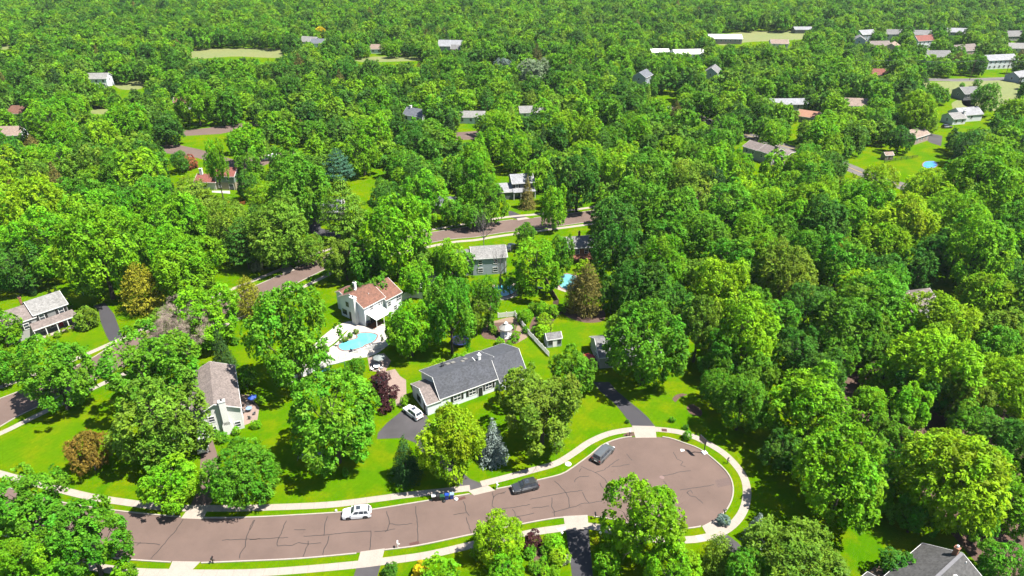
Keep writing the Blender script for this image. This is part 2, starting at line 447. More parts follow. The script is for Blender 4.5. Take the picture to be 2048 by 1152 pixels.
road_line([(1780, 159), (1845, 159), (1910, 160), (1960, 159), (2040, 156), (2140, 152)], 7.5, ROADG)
road_line([(1060, 95), (1230, 96), (1420, 98)], 5, ROADG)

aprons = [[(381, 1011), (419, 1010), (407, 1038.5), (362, 1037)], [(345, 1122.5), (401, 1123.5), (366, 1158), (330, 1158)], [(721, 1103.5), (769.6, 1097), (761.5, 1129), (713, 1135.5)],
          [(1127, 1032.5), (1175, 1030), (1177.5, 1058), (1131, 1060.5)], [(1404, 1052.5), (1434, 1037), (1462, 1056), (1420, 1081)], [(1264, 851.5), (1310, 852.5), (1313, 875.5), (1271, 876)], [(936, 982), (976, 971), (990, 981), (948, 991)], [(1033, 437), (1052, 434.5), (1060, 437), (1036, 441)], [(560, 535), (577, 528), (590, 540), (566, 550)]]
apw = [[tuple(p.xy) for p in px(a)] for a in aprons]
for a in apw: struct(MB().prism(a, .002, .040).build('driveway', CONC))
def kerb(line):
    run = []; mb = MB()
    for p in line + [None]:
        if p is not None and not any(ipoly(p.x, p.y, a) for a in apw): run.append(p); continue
        if len(run) > 2: strip(mb, run, .22, .001, .13)
        run = []
    struct(mb.build('kerb', KERB))
kerb(offset(edge1, .11)); kerb(offset(e2a, .11)); kerb(offset(e2b, -.11))

def walk(pts, w=1.35, m=None):
    l = spline(px(pts), False, 1.0); mb = MB()
    struct(strip(mb, l, w, .001, .030).build('sidewalk', m or CONC))
    jm = MB()                                         # tooled joints
    for i in range(1, len(l) - 1, 2):
        d = (l[i + 1] - l[i]).normalized(); n = Vector((-d.y, d.x)) * w / 2
        jm.obox((*(l[i] - n), .0305), (*(l[i] + n), .0305), .035, .004)
    struct(jm.build('sidewalk_joint', MATS['kerb_dark']))
mat('kerb_dark', (.30, .25, .21), .9, .1, 2)
walk([(-60, 927), (0, 947.6), (101, 974), (178, 993), (254, 1005), (330, 1015), (381, 1016.5), (457, 1016.5), (500, 1016), (652, 1010), (754, 998), (805, 991), (881, 983), (940, 976)])
walk([(962, 968), (1013, 955), (1063.5, 941), (1114, 926), (1152, 903), (1178, 885), (1216, 868), (1254, 860.5), (1290, 858), (1330, 860), (1368, 866.5), (1406, 882), (1444, 904), (1470, 928.6), (1487.5, 954), (1494, 982), (1490, 1012), (1477, 1037), (1454.6, 1058), (1429, 1070), (1401, 1077), (1368, 1080), (1300, 1078), (1240, 1066), (1190, 1053.5), (1152, 1052), (1119, 1057), (1076, 1063), (1038, 1071), (957, 1087), (855.5, 1110), (772, 1122), (716, 1129), (602, 1139.5), (500, 1146), (406, 1147), (355, 1146), (259, 1143), (150, 1128), (40, 1108)])
walk([(-60, 803), (0, 775), (80, 745), (160, 714), (259, 670), (380, 613), (500, 564), (580, 531), (647, 502), (720, 483.5), (800, 468.5), (896, 454), (1008, 435), (1090, 427), (1188, 414), (1260, 402)])
walk([(-60, 896), (-20, 876), (20, 858), (60, 838), (200, 770), (240, 752), (330, 708), (430, 661), (520, 616), (629, 563), (690, 535), (780, 511), (896, 486), (952, 480), (1008, 471), (1168, 450), (1260, 437)])
for q in ([(1112, 1057), (1131, 1053), (1131.5, 1060.5), (1118, 1063)], [(1391, 1072), (1401, 1070), (1412, 1081), (1398, 1083)]):
    struct(sheet('sidewalk', q, .044, CONCW))
struct(sheet('driveway', [(1132, 1060.5), (1177, 1058), (1187, 1165), (1146, 1165)], .022, DRIVE))
struct(sheet('driveway', [(713, 1135.5), (761.5, 1129), (751, 1166), (702, 1168)], .022, DRIVEW))
struct(sheet('driveway', [(1425, 1080), (1450, 1066), (1475, 1085), (1500, 1110), (1480, 1125), (1440, 1095)], .022, DRIVEW))
struct(sheet('driveway', [(1264, 852), (1310, 853), (1297, 836), (1282, 822), (1254, 799), (1235, 783), (1218, 764), (1186, 764), (1200, 782), (1228.5, 806), (1246, 827)], .022, DRIVE))
struct(sheet('driveway', [(754, 878), (756, 866), (775, 845), (800, 825), (812, 812), (850, 824), (862, 850), (842, 872), (880, 908), (940, 958), (976, 972), (940, 985), (900, 960), (860, 925), (830, 885), (805, 876)], .022, DRIVEW))
struct(sheet('driveway', [(402, 905), (425, 880), (440, 925), (426, 1000), (419, 1010), (381, 1011), (398, 975)], .022, ROAD))
struct(sheet('driveway', [(186, 612), (210, 606), (228, 628), (238, 655), (246, 676), (222, 688), (212, 670), (201, 643), (198, 622)], .022, DRIVE))
struct(sheet('driveway', [(618, 447), (638, 441), (642, 457), (676, 464), (684, 475), (640, 471), (622, 466)], .022, DRIVE))
struct(sheet('driveway', [(1017, 423), (1022, 421.5), (1052, 434), (1033, 438), (1018, 434)], .022, DRIVE))
struct(sheet('driveway', [(806, 549), (875, 534), (890, 550), (825, 566)], .022, DRIVEW))
struct(sheet('driveway', [(1840, 262), (1885, 272), (1882, 292), (1862, 286), (1838, 272)], .022, DRIVEW))
struct(sheet('driveway', [(1950, 117), (1975, 118), (1960, 128), (1932, 126)], .022, CONCW))

CR = [zq(0, 860, .2539, p) for p in ([(1440, 705), (1385, 790), (1330, 850), (1300, 895), (1270, 920), (1235, 965), (1190, 1015)], [(2000, 710), (1965, 780), (1940, 860), (1930, 920), (1890, 975), (1885, 1010)], [(870, 885), (1000, 897), (1060, 890), (1100, 893), (1180, 895), (1260, 905)], [(1750, 867), (1900, 862), (2048, 860)], [(1080, 910), (1110, 885)], [(960, 870), (1010, 855)])]
CR += [zq(500, 860, .2539, p) for p in ([(35, 710), (20, 750), (0, 790)], [(285, 715), (262, 770), (245, 815), (225, 850), (215, 915), (270, 908), (330, 912), (380, 888), (420, 895), (460, 900), (560, 890)], [(460, 875), (455, 905), (440, 930), (430, 965), (415, 1000)], [(610, 680), (590, 750), (585, 830)], [(625, 830), (605, 905), (585, 940), (575, 985)], [(0, 862), (150, 855), (300, 845)], [(420, 838), (600, 826), (780, 808), (950, 795)], [(980, 800), (1060, 795), (1140, 780)], [(955, 795), (950, 860), (945, 950)], [(1075, 640), (1080, 665), (1090, 690), (1100, 740), (1085, 770), (1085, 790), (1060, 805)], [(1100, 740), (1180, 747), (1280, 737)], [(1305, 600), (1312, 680), (1318, 740), (1322, 820), (1325, 900)], [(1680, 560), (1695, 600), (1705, 640), (1725, 675)], [(1705, 690), (1722, 750), (1740, 810)], [(1910, 490), (1918, 530), (1912, 560), (1905, 600), (1945, 625)], [(1600, 668), (1660, 655), (1700, 652)], [(1915, 530), (1960, 500), (2010, 495)], [(350, 785), (440, 785)])]
CR += [zq(1000, 860, .2539, p) for p in ([(640, 285), (690, 312), (750, 335), (800, 365), (820, 380), (840, 410), (855, 440)], [(750, 335), (820, 312), (880, 270), (910, 245), (935, 230)], [(880, 287), (950, 283), (1020, 270)], [(430, 400), (470, 440), (500, 470), (530, 515), (545, 560), (545, 610)], [(240, 545), (340, 525), (440, 508), (560, 488), (650, 475)], [(785, 415), (800, 440), (825, 470), (850, 505)], [(410, 530), (408, 570), (405, 600), (425, 640), (430, 680)], [(250, 617), (320, 608), (390, 600)], [(410, 650), (500, 625), (600, 600), (640, 580), (700, 575), (800, 560), (810, 540), (860, 530)], [(650, 490), (665, 525), (675, 550), (700, 575)], [(1365, 175), (1400, 230), (1440, 250), (1420, 275), (1460, 290)], [(1260, 365), (1340, 350), (1420, 330), (1500, 320)], [(1420, 472), (1560, 452), (1690, 430)], [(1470, 490), (1500, 520), (1540, 530), (1600, 580)], [(1470, 500), (1500, 470), (1520, 500)], [(100, 625), (115, 650), (120, 680), (150, 690), (165, 715)], [(0, 622), (130, 607), (240, 585)], [(90, 692), (180, 675), (270, 655)], [(590, 410), (610, 375), (700, 362)], [(1290, 400), (1320, 440)], [(1000, 190), (1040, 240)], [(640, 300), (625, 330)], [(0, 500), (50, 485)])]
cm = MB(); rc = random.Random(5)
for l in CR:
    p = spline(px(l), False, .45)
    p = [q + Vector((rc.uniform(-.07, .07), rc.uniform(-.07, .07))) for q in p]
    strip(cm, p, .115, .0125, .0165)
struct(cm.build('road_crack', TAR))
struct(sheet('road_patch', zq(1000, 860, .2539, [(1690, 395), (1800, 375), (1825, 430), (1715, 455)]), .016, mat('road_patch', (.17, .11, .095), .9)))
# beds, terraces and paths
for p, z, m, n in (
    (zq(940, 570, .1467, [(400, 470), (600, 440), (690, 560), (790, 690), (700, 760), (620, 800), (560, 800), (680, 700), (690, 640), (620, 620), (640, 560), (560, 510), (420, 510), (300, 520), (200, 530), (230, 510), (380, 480)]), .012, SOIL, 'garden_path'),
    (zq(940, 570, .1467, [(230, 540), (300, 520), (420, 505), (560, 510), (630, 570), (600, 640), (680, 660), (690, 720), (580, 795), (430, 780), (300, 740), (200, 730), (150, 650)]), .008, MULCH, 'garden_bed'),
    (zq(940, 570, .1467, [(850, 470), (900, 420), (1060, 380), (1250, 330), (1330, 340), (1180, 440), (1120, 540), (1100, 650), (960, 670), (880, 660), (810, 590)]), .012, MULCH, 'garden_bed'),
    ([(1125, 622), (1150, 612), (1190, 612), (1210, 625), (1205, 642), (1170, 645), (1135, 634)], .010, MULCH, 'garden_bed'),
    (zq(1040, 1020, .1612, [(30, 420), (90, 390), (180, 480), (250, 470), (300, 400), (420, 500), (400, 560), (350, 640), (360, 760), (300, 819), (200, 819), (220, 700), (140, 590), (110, 520)]), .012, MULCH, 'garden_bed'),
    ([(690, 668), (705, 652), (735, 646), (775, 652), (782, 680), (768, 697), (742, 712), (690, 722), (640, 738), (604, 754), (600, 735), (612, 722), (640, 706), (668, 690)], .014, DECKW, 'pool_deck'),
    ([(628, 690), (668, 655), (700, 642), (712, 648), (690, 664), (668, 686), (640, 702)], .013, DECKW, 'pool_deck'),
    (zq(640, 550, .127, [(720, 815), (850, 735), (1000, 745), (860, 850)]), .06, REDWOOD, 'wooden_deck'),
    ([(760, 745), (790, 738), (800, 752), (812, 760), (813, 800), (800, 812), (770, 806), (758, 780)], .014, PAVER, 'terrace'),
    ([(735, 715), (768, 706), (782, 722), (770, 745), (740, 742)], .016, PAVER, 'terrace'),
    (zq(380, 720, .1824, [(535, 380), (640, 380), (760, 520), (740, 660), (560, 730)]), .014, PAVER, 'terrace'),
    (zq(340, 290, .10763, [(780, 850), (1110, 850), (1120, 905), (780, 880)]), .02, CONCW, 'terrace'),
    (zq(1000, 860, .2539, [(965, 45), (1040, 10), (1075, 45)]), .016, MULCH, 'garden_bed'),
    (zq(1000, 580, .2539, [(1355, 860), (1390, 825), (1440, 815), (1480, 825), (1420, 845), (1380, 885)]), .012, MULCH, 'garden_bed'),
    (zq(1000, 580, .2539, [(1470, 920), (1520, 900), (1590, 950), (1580, 995), (1500, 975)]), .012, MULCH, 'garden_bed'),
    (zq(1720, 1050, .16016, [(70, 640), (200, 510), (300, 520), (330, 600), (260, 660)]), .012, SOIL, 'garden_bed'),
    ([(1108, 576), (1118, 562), (1133, 546), (1157, 552), (1154, 580), (1130, 584)], .008, CONC, 'terrace'),
    ([(975, 600), (985, 570), (1032, 566), (1036, 592), (1010, 600)], .008, CONC, 'terrace'),
    ([(640, 415), (660, 398), (690, 398), (690, 420), (655, 425)], .01, DECKW, 'terrace'),
    ([(955, 610), (985, 590), (1000, 600), (985, 622)], .012, MULCH, 'garden_bed'),
    (zq(0, 530, .127, [(700, 1090), (1180, 900), (1190, 1000), (760, 1130)]), .012, MULCH, 'garden_bed'),
    ([(1640, 700), (1730, 680), (2060, 860), (2080, 1160), (1990, 1160), (1840, 1000), (1700, 900)], .004, MULCH, 'forest_floor'),
):
    struct(sheet(n, p, z, m, n in ('garden_bed', 'garden_path', 'forest_floor', 'pool_deck')))
for p in ([(385, 100), (470, 96), (560, 98), (560, 115), (470, 113), (388, 117)], [(708, 117), (760, 113), (840, 115), (835, 121), (730, 124)], [(1440, 72), (1500, 63), (1600, 62), (1605, 78), (1500, 84), (1440, 90)], [(800, 92), (840, 91), (825, 108), (790, 108)],
          [(1830, 166), (1900, 163), (2030, 160), (2040, 215), (1990, 222), (1930, 212), (1915, 190), (1850, 182)], [(1905, 205), (1935, 196), (1950, 215), (1925, 240), (1890, 250), (1905, 222)], [(0, 88), (18, 90), (16, 98), (0, 98)], [(230, 165), (285, 163), (280, 178), (240, 178)], [(190, 215), (215, 218), (215, 228), (180, 226)]):
    struct(sheet('field', p, .006, FIELD, True))

# ------------------------------------------------------------------ houses
SH = lambda n, c: shingles('shingles_' + n, c)
R_CHAR = SH('charcoal', (.115, .122, .145)); R_BROWN = SH('red_brown', (.27, .125, .085)); R_GREY = SH('grey', (.27, .265, .265)); R_LGREY = SH('light_grey', (.36, .35, .335))
R_TAUPE = SH('taupe', (.30, .245, .225)); R_RED = SH('brick_red', (.34, .11, .085)); R_SLATE = SH('slate_blue', (.20, .215, .255)); R_SILVER = SH('silver', (.42, .425, .45)); R_TAN = SH('tan', (.42, .31, .25)); R_DARK = SH('dark', (.115, .112, .112))
W_WHITE = siding('white_siding', (.77, .80, .84)); W_CREAM = siding('cream_siding', (.74, .70, .63)); W_GREY = siding('grey_siding', (.36, .36, .35)); W_LGREY = siding('light_grey_siding', (.58, .57, .55)); W_BLUE = siding('pale_blue_siding', (.50, .58, .66)); W_GREEN = siding('sage_siding', (.33, .42, .36)); W_TAN = siding('tan_siding', (.52, .44, .30)); W_SLATE = siding('slate_siding', (.17, .19, .21)); W_PINK = siding('pink_siding', (.62, .46, .40))
HOUSE_AT = []       # (x, y, radius) kept free of trees
LANDMARK = []       # (x, y, phrase) used when the trees are described
class House:
    def __init__(s, name, label, cat, o, ang, phrase=None, rad=8.0, mid=(6, 4)):
        s.r = thing(name, label, cat, (o[0], o[1], 0), R_(ang)); s.o = Vector((o[0], o[1])); s.a = R_(ang)
        c = s.w(*mid); HOUSE_AT.append((c.x, c.y, rad))
        if phrase: LANDMARK.append((c.x, c.y, phrase))
    def w(s, x, y): return s.o + Vector((x * math.cos(s.a) - y * math.sin(s.a), x * math.sin(s.a) + y * math.cos(s.a)))
    def wing(s, x0, x1, prof, wm, rm, over=.32, base=0.0, wall_name='wall', upper=None):
        p = [(y, z) for y, z in prof]
        if upper:                       # a differently clad lower storey
            zs, lm = upper
            MB().section([(p[0][0], base), (p[-1][0], base), (p[-1][0], zs), (p[0][0], zs)], x0, x1).build(wall_name, lm, s.r)
            MB().section([(p[0][0] - .06, zs)] + [(p[0][0] - .06, p[0][1])] + p[1:-1] + [(p[-1][0], p[-1][1]), (p[-1][0], zs)], x0 - .03, x1 + .03).build(wall_name, wm, s.r)
        else:
            MB().section([(p[0][0], base)] + p + [(p[-1][0], base)], x0, x1).build(wall_name, wm, s.r)
        s.roof(x0, x1, prof, rm, over)
    def roof(s, x0, x1, prof, rm, over=.32, t=.16):
        q = [Vector(a) for a in prof]
        d = (q[0] - q[1]).normalized(); q[0] = q[0] + d * over; d = (q[-1] - q[-2]).normalized(); q[-1] = q[-1] + d * over
        low = [(a.x, a.y + .012) for a in q]; up = [(a.x, a.y + .012 + t) for a in q]
        ro = MB().section(low + up[::-1], x0 - over, x1 + over).build('roof', rm, s.r)
        fa = MB()
        for a in (low[0], low[-1]): fa.box(x0 - over, x1 + over, a[0] - .06 if a is low[0] else a[0] - .0, a[0] + .0 if a is low[0] else a[0] + .06, a[1] - .05, a[1] + .13)
        for x in (x0 - over - .06, x1 + over):
            for i in range(len(low) - 1):
                a, b = low[i], low[i + 1]
                fa.add([(x, a[0], a[1] - .03), (x + .06, a[0], a[1] - .03), (x + .06, b[0], b[1] - .03), (x, b[0], b[1] - .03), (x, a[0], a[1] + .15), (x + .06, a[0], a[1] + .15), (x + .06, b[0], b[1] + .15), (x, b[0], b[1] + .15)],
                       [(3, 2, 1, 0), (4, 5, 6, 7), (0, 1, 5, 4), (1, 2, 6, 5), (2, 3, 7, 6), (3, 0, 4, 7)])
        fa.build('trim', WHITE, ro)
        return ro
    def fm(s, face, pl):
        return {'f': lambda a, z, d: (a, pl - d, z), 'b': lambda a, z, d: (a, pl + d, z), 'r': lambda a, z, d: (pl + d, a, z), 'l': lambda a, z, d: (pl - d, a, z)}[face]
    def bar(s, mb, f, a0, a1, z0, z1, d0, d1):
        p, q = f(a0, z0, d0), f(a1, z1, d1)
        mb.box(*[v for i in range(3) for v in sorted((p[i], q[i]))])
    def window(s, face, pl, a, z, w=1.0, h=1.25, shut=None, fr=None, name='window', mull=True):
        f = s.fm(face, pl); mb = MB(); t = .09
        for b in ((a - w / 2 - t, a - w / 2, z - h / 2 - t, z + h / 2 + t), (a + w / 2, a + w / 2 + t, z - h / 2 - t, z + h / 2 + t), (a - w / 2, a + w / 2, z + h / 2, z + h / 2 + t), (a - w / 2, a + w / 2, z - h / 2 - t, z - h / 2)):
            s.bar(mb, f, b[0], b[1], b[2], b[3], -.02, .075)
        if mull:
            s.bar(mb, f, a - w / 2, a + w / 2, z - .035, z + .035, .03, .065)
            if w > 1.4: s.bar(mb, f, a - .04, a + .04, z - h / 2, z - .036, .03, .066); s.bar(mb, f, a - .04, a + .04, z + .036, z + h / 2, .03, .066)
        o = mb.build(name, fr or WHITE, s.r)
        pm = MB(); s.bar(pm, f, a - w / 2 - .01, a + w / 2 + .01, z - h / 2 - .01, z + h / 2 + .01, -.03, .028); pm.build('pane', GLASS, o)
        if shut:
            for sg in (-1, 1):
                m_ = MB(); c = a + sg * (w / 2 + .38); s.bar(m_, f, c - .26, c + .26, z - h / 2 - .08, z + h / 2 + .08, -.02, .06)
                m_.build('shutter', shut, o)
        return o
    def door(s, face, pl, a, w=.95, h=2.05, m=None, z=0.05, name='door'):
        f = s.fm(face, pl); mb = MB(); s.bar(mb, f, a - w / 2, a + w / 2, z, z + h, -.02, .05); o = mb.build(name, m or DARK, s.r)
        fr = MB()
        s.bar(fr, f, a - w / 2 - .1, a - w / 2, z, z + h + .1, -.02, .07); s.bar(fr, f, a + w / 2, a + w / 2 + .1, z, z + h + .1, -.02, .07); s.bar(fr, f, a - w / 2, a + w / 2, z + h, z + h + .1, -.02, .07)
        fr.build('frame', WHITE, o)
        return o
    def box(s, name, m, x0, x1, y0, y1, z0, z1, parent=None, bevel=0): return MB().box(x0, x1, y0, y1, z0, z1).build(name, m, parent or s.r, bevel=bevel)
    def chimney(s, x0, x1, y0, y1, z0, z1, m, cap=None):
        c = MB().box(x0, x1, y0, y1, z0, z1).box(x0 - .07, x1 + .07, y0 - .07, y1 + .07, z1, z1 + .16).build('chimney', m, s.r)
        MB().cyl(((x0 + x1) / 2, (y0 + y1) / 2), .17, z1 + .161, z1 + .5, 10).build('flue', cap or DARK, c)
        return c
    def vents(s, pts):
        for x, y, z in pts: MB().cyl((x, y), .07, z - .1, z + .45, 8).build('vent_pipe', WHITE, s.r)

# blue-white gambrel house beside the bulb of the street
h = House('gambrel_house', 'white gambrel house with charcoal shingle roof and black shutters above the cul-de-sac', 'house', (-13.75, 105.45), 31.5, 'the white gambrel house', 9.5, (8, 4.5))
h.wing(0, 13, [(0, 3.0), (2.6, 6.3), (8.8, 4.1)], W_WHITE, R_CHAR)
h.wing(13, 19, [(-.75, 2.3), (2.55, 6.22), (8.6, 4.05)], W_WHITE, R_CHAR, over=.28)
h.wing(-2.9, -.02, [(0, 2.6), (2.9, 4.6), (7.0, 3.0)], W_WHITE, R_TAUPE, over=.22)
for x in (3.5, 6.9, 10.6): h.window('f', 0, x, 1.75, 1.5, 1.3, DARK)
h.window('l', -2.9, 3.9, 1.55, 1.5, 1.3, None, DARK)
rw = MB()
for i in range(12):
    t0, t1 = 2 * math.pi * i / 12, 2 * math.pi * (i + 1) / 12
    for ra, rb, d in ((.0, .3, .03),): rw.add([(-2.9 - d, 2.9, 3.35), (-2.9 - d, 2.9 + rb * math.cos(t0), 3.35 + rb * math.sin(t0)), (-2.9 - d, 2.9 + rb * math.cos(t1), 3.35 + rb * math.sin(t1))], [(0, 1, 2)])
rw = rw.build('round_window', GLASS, h.r)
rg = MB(); rg.tube([(-2.92, 2.9 + .33 * math.cos(i * math.pi / 6), 3.35 + .33 * math.sin(i * math.pi / 6)) for i in range(13)], .05, 5); rg.build('frame', WHITE, rw)
h.door('l', -2.9, 1.25, .95, 2.0)
h.chimney(10.2, 10.75, 3.2, 3.7, 5.4, 7.3, WHITE, WHITE)
MB().tube([(9.75, 3.6, 5.9), (9.2, 3.8, 6.8), (9.15, 3.8, 6.95)], .1, 8).build('vent_pipe', WHITE, h.r)
h.chimney(3.6, 4.1, 6.5, 7.0, 4.3, 5.5, STEEL, STEEL)
for x, y, w in ((4.8, 7.2, .8), (5.9, 7.0, .8), (7.6, 5.8, .6), (8.6, 6.7, .7)):
    z = 6.3 - (y - 2.6) * .355 + .17
    s_ = MB().add([(x, y - .5, z + .19 + .11), (x + w, y - .5, z + .3), (x + w, y + .5, z - .19 + .11), (x, y + .5, z - .08), (x, y - .5, z + .1), (x + w, y - .5, z + .1), (x + w, y + .5, z - .3), (x, y + .5, z - .3)],
                  [(0, 1, 2, 3), (7, 6, 5, 4), (4, 5, 1, 0), (5, 6, 2, 1), (6, 7, 3, 2), (7, 4, 0, 3)]).build('skylight', mat('skylight', (.5, .47, .44), .2), h.r)
h.door('f', 0, 8.7, 1.0, 2.1)
# white house with brown roof by the kidney pool
h = House('white_house', 'white two storey house with red-brown roof beside the kidney shaped pool', 'house', (-34.3, 136.4), 52, 'the white house by the pool', 8.5, (5.5, 4.5))
h.wing(0, 6.3, [(0, 5.1), (4.3, 7.3), (8.6, 5.1)], W_WHITE, R_BROWN)
h.wing(6.31, 11, [(-.7, 4.65), (3.8, 6.95), (8.3, 4.65)], W_WHITE, R_BROWN)
h.wing(1.5, 5.0, [(8.62, 4.6), (10.2, 5.2), (11.8, 4.6)], W_WHITE, R_BROWN, over=.2)
h.chimney(-.95, -.02, 2.2, 3.7, 0, 7.0, WSTUCCO)
h.chimney(3.2, 3.8, 6.6, 7.2, 5.6, 7.9, WSTUCCO)
for y, z in ((4.4, 3.9), (6.0, 3.9)): h.window('l', 0, y, z, .85, 1.1, None, DARK)
h.door('l', 0, 5.2, .95, 2.05); h.window('l', 0, 3.9 + 3.4, 1.4, 1.4, 1.2, None, DARK)
for x, z, w in ((2.2, 4.1, .9), (4.6, 4.2, .42), (5.35, 4.2, .42)): h.window('f', 0, x, z, w, 1.0)
for x, z, w in ((7.1, 3.2, .9), (10.2, 3.4, 1.5), (8.9, 1.4, .9)): h.window('f', -.7, x, z, w, 1.1)
h.door('f', 0, 2.4, 1.9, 2.1, GLASS, name='glass_door')
pc = MB().add([(.5, -.03, 3.1), (5.2, -.03, 3.1), (5.2, -3.4, 2.6), (.5, -3.4, 2.6), (.5, -.03, 3.24), (5.2, -.03, 3.24), (5.2, -3.4, 2.74), (.5, -3.4, 2.74)], [(3, 2, 1, 0), (4, 5, 6, 7), (0, 1, 5, 4), (1, 2, 6, 5), (2, 3, 7, 6), (3, 0, 4, 7)]).build('patio_cover', WHITE, h.r)
for x in (.6, 2.85, 5.1): MB().box(x - .06, x + .06, -3.34, -3.22, .06, 2.6).build('post', WHITE, pc)
h.vents([(2.5, 5.4, 6.7), (3.6, 2.2, 6.2), (8, 3.0, 6.6), (9.4, 2.4, 6.3)])
MB().cyl((2.0, 4.9), .25, 6.9, 7.45, 10).build('roof_vent', WHITE, h.r)
# grey two storey house with porch
h = House('porch_house', 'grey two storey house with a long front porch and black shutters', 'house', (-112.8, 128.45), 48, 'the grey house with the long porch', 9, (6.5, 3.5))
h.wing(6.3, 13, [(0, 5.2), (3.7, 7.1), (7.4, 5.2)], W_GREY, R_LGREY)
h.wing(0, 6.28, [(0, 4.55), (3.7, 6.5), (7.4, 4.55)], W_LGREY, R_TAUPE, over=.25)
for x in (7.6, 11.6): h.window('f', 0, x, 3.95, 1.0, 1.3, DARK)
for x in (1.3, 4.2): h.window('f', 0, x, 3.05, 1.0, 1.3, DARK)
h.window('f', 0, 1.3, 1.2, 1.0, 1.2); h.window('r', 13, 2.2, 4.0, .9, 1.2)
for x in (7.0, 9.0, 12.2): h.window('f', 0, x, 1.4, 1.0, 1.4)
h.door('f', 0, 10.6, 1.0, 2.1, RED)
pr = MB().add([(4.9, -.03, 3.25), (13.7, -.03, 3.25), (14.0, -2.5, 2.6), (4.6, -2.5, 2.6), (4.9, -.03, 3.4), (13.7, -.03, 3.4), (14.0, -2.5, 2.75), (4.6, -2.5, 2.75)], [(3, 2, 1, 0), (4, 5, 6, 7), (0, 1, 5, 4), (1, 2, 6, 5), (2, 3, 7, 6), (3, 0, 4, 7)]).build('porch_roof', R_TAUPE, h.r)
MB().box(4.62, 13.98, -2.55, -2.49, 2.52, 2.74).build('trim', WHITE, pr)
for x in (4.8, 7.1, 9.4, 11.6, 13.7): MB().box(x - .08, x + .08, -2.4, -2.24, .12, 2.6).build('porch_post', WHITE, h.r)
h.box('porch_floor', CONC, 4.7, 13.9, -2.5, -.02, .002, .12)
h.chimney(5.7, 6.2, 6.9, 7.4, 5.0, 7.0, BRICK)
# flag hanging from the porch
fl = thing('flag', 'red and blue striped flag hanging from the grey porch', 'flag', (*h.w(4.5, -2.75), 0))
MB().tube([(0, 0, 2.2), (.35, -.35, 2.9)], .02, 6).build('pole', WHITE, fl)
fm_ = MB().add([(.05, -.05, 2.25), (.33, -.33, 2.85), (.75, -.30, 1.9), (.45, 0, 1.3)], [(0, 1, 2, 3)]).build('cloth', mat('flag_cloth', (.55, .12, .12), .8, .1, 5, col2=(.6, .58, .6)), fl)
# white house at the frame's edge
h = House('white_house', 'tall white gabled house behind a row of dark arborvitae', 'house', (-135.5, 146.5), 100, 'the row of arborvitae', 6, (5, 4))
h.wing(0, 9, [(0, 5.2), (4, 7.4), (8, 5.2)], W_WHITE, R_GREY)
h.wing(-4, -.02, [(1, 2.8), (4, 4.4), (7, 2.8)], W_WHITE, R_GREY, over=.2)
h.window('f', 0, 3, 3.9, 1, 1.2); h.window('f', 0, 6, 3.9, 1, 1.2); h.window('f', 0, 4, 1.5, 1, 1.2)
# taupe house with big white chimney
h = House('chimney_house', 'house with a long taupe roof and a broad white chimney on its gable', 'house', (-50.4, 100.3), 114, 'the house with the broad chimney', 8.5, (7, 4))
h.wing(0, 14.2, [(0, 5.0), (4.1, 7.0), (8.2, 5.0)], mat('off_white_stucco', (.66, .66, .63), .8, .05, .6, .2, fine=10), R_TAUPE, over=.3)
h.chimney(-.75, -.02, 2.2, 3.3, 2.2, 7.4, WSTUCCO)
MB().add([(-.75, 1.9, 2.2), (-.02, 1.9, 2.2), (-.02, 3.6, 2.2), (-.75, 3.6, 2.2), (-.75, 2.2, 2.9), (-.02, 2.2, 2.9), (-.02, 3.3, 2.9), (-.75, 3.3, 2.9)], [(3, 2, 1, 0), (4, 5, 6, 7), (0, 1, 5, 4), (1, 2, 6, 5), (2, 3, 7, 6), (3, 0, 4, 7)]).box(-.76, -.02, 1.9, 3.6, 0, 2.2).build('chimney_base', WSTUCCO, h.r)
for y, z in ((5.2, 1.5), (5.1, 3.8), (1.0, 1.3)): h.window('l', 0, y, z, .95, 1.1)
for x in (2.5, 6.5, 10.5): h.window('f', 0, x, 3.8, 1, 1.2); h.window('f', 0, x, 1.3, 1.2, 1.3)
h.wing(2, 8, [(8.22, 2.7), (10.2, 3.6), (12.5, 2.5)], mat('off_white_stucco', (.66, .66, .63)), R_TAUPE, over=.25)
# house under the twin peaked maple
h = House('grey_house', 'grey house with dark deck almost hidden under the twin peaked maple', 'house', (18.6, 119.5), 8, 'the twin peaked maple house', 7, (6, 4))
h.wing(0, 13, [(0, 2.9), (4, 4.9), (8, 2.9)], W_LGREY, R_GREY)
h.window('f', 0, 2, 1.5, 1.2, 1.2); h.window('f', 0, 6, 1.5, 1.2, 1.2); h.window('l', 0, 3, 1.5, 1.2, 1.2); h.door('f', 0, 9.5, 1, 2.1)
h.box('deck', WOOD, -2.6, -.02, 0, 4.0, .1, .6)
dk = MB()
for a in (-2.6, -1.7, -.9): dk.box(a - .04, a + .04, -.06, .02, .6, 1.5)
for b in (0, 1, 2, 3, 4): dk.box(-2.66, -2.58, b - .04 + .1, b + .04 + .1, .6, 1.5)
dk.box(-2.6, -.1, -.07, .03, 1.5, 1.58).box(-2.67, -2.57, .03, 4.1, 1.5, 1.58); dk.build('railing', WOOD, h.r)
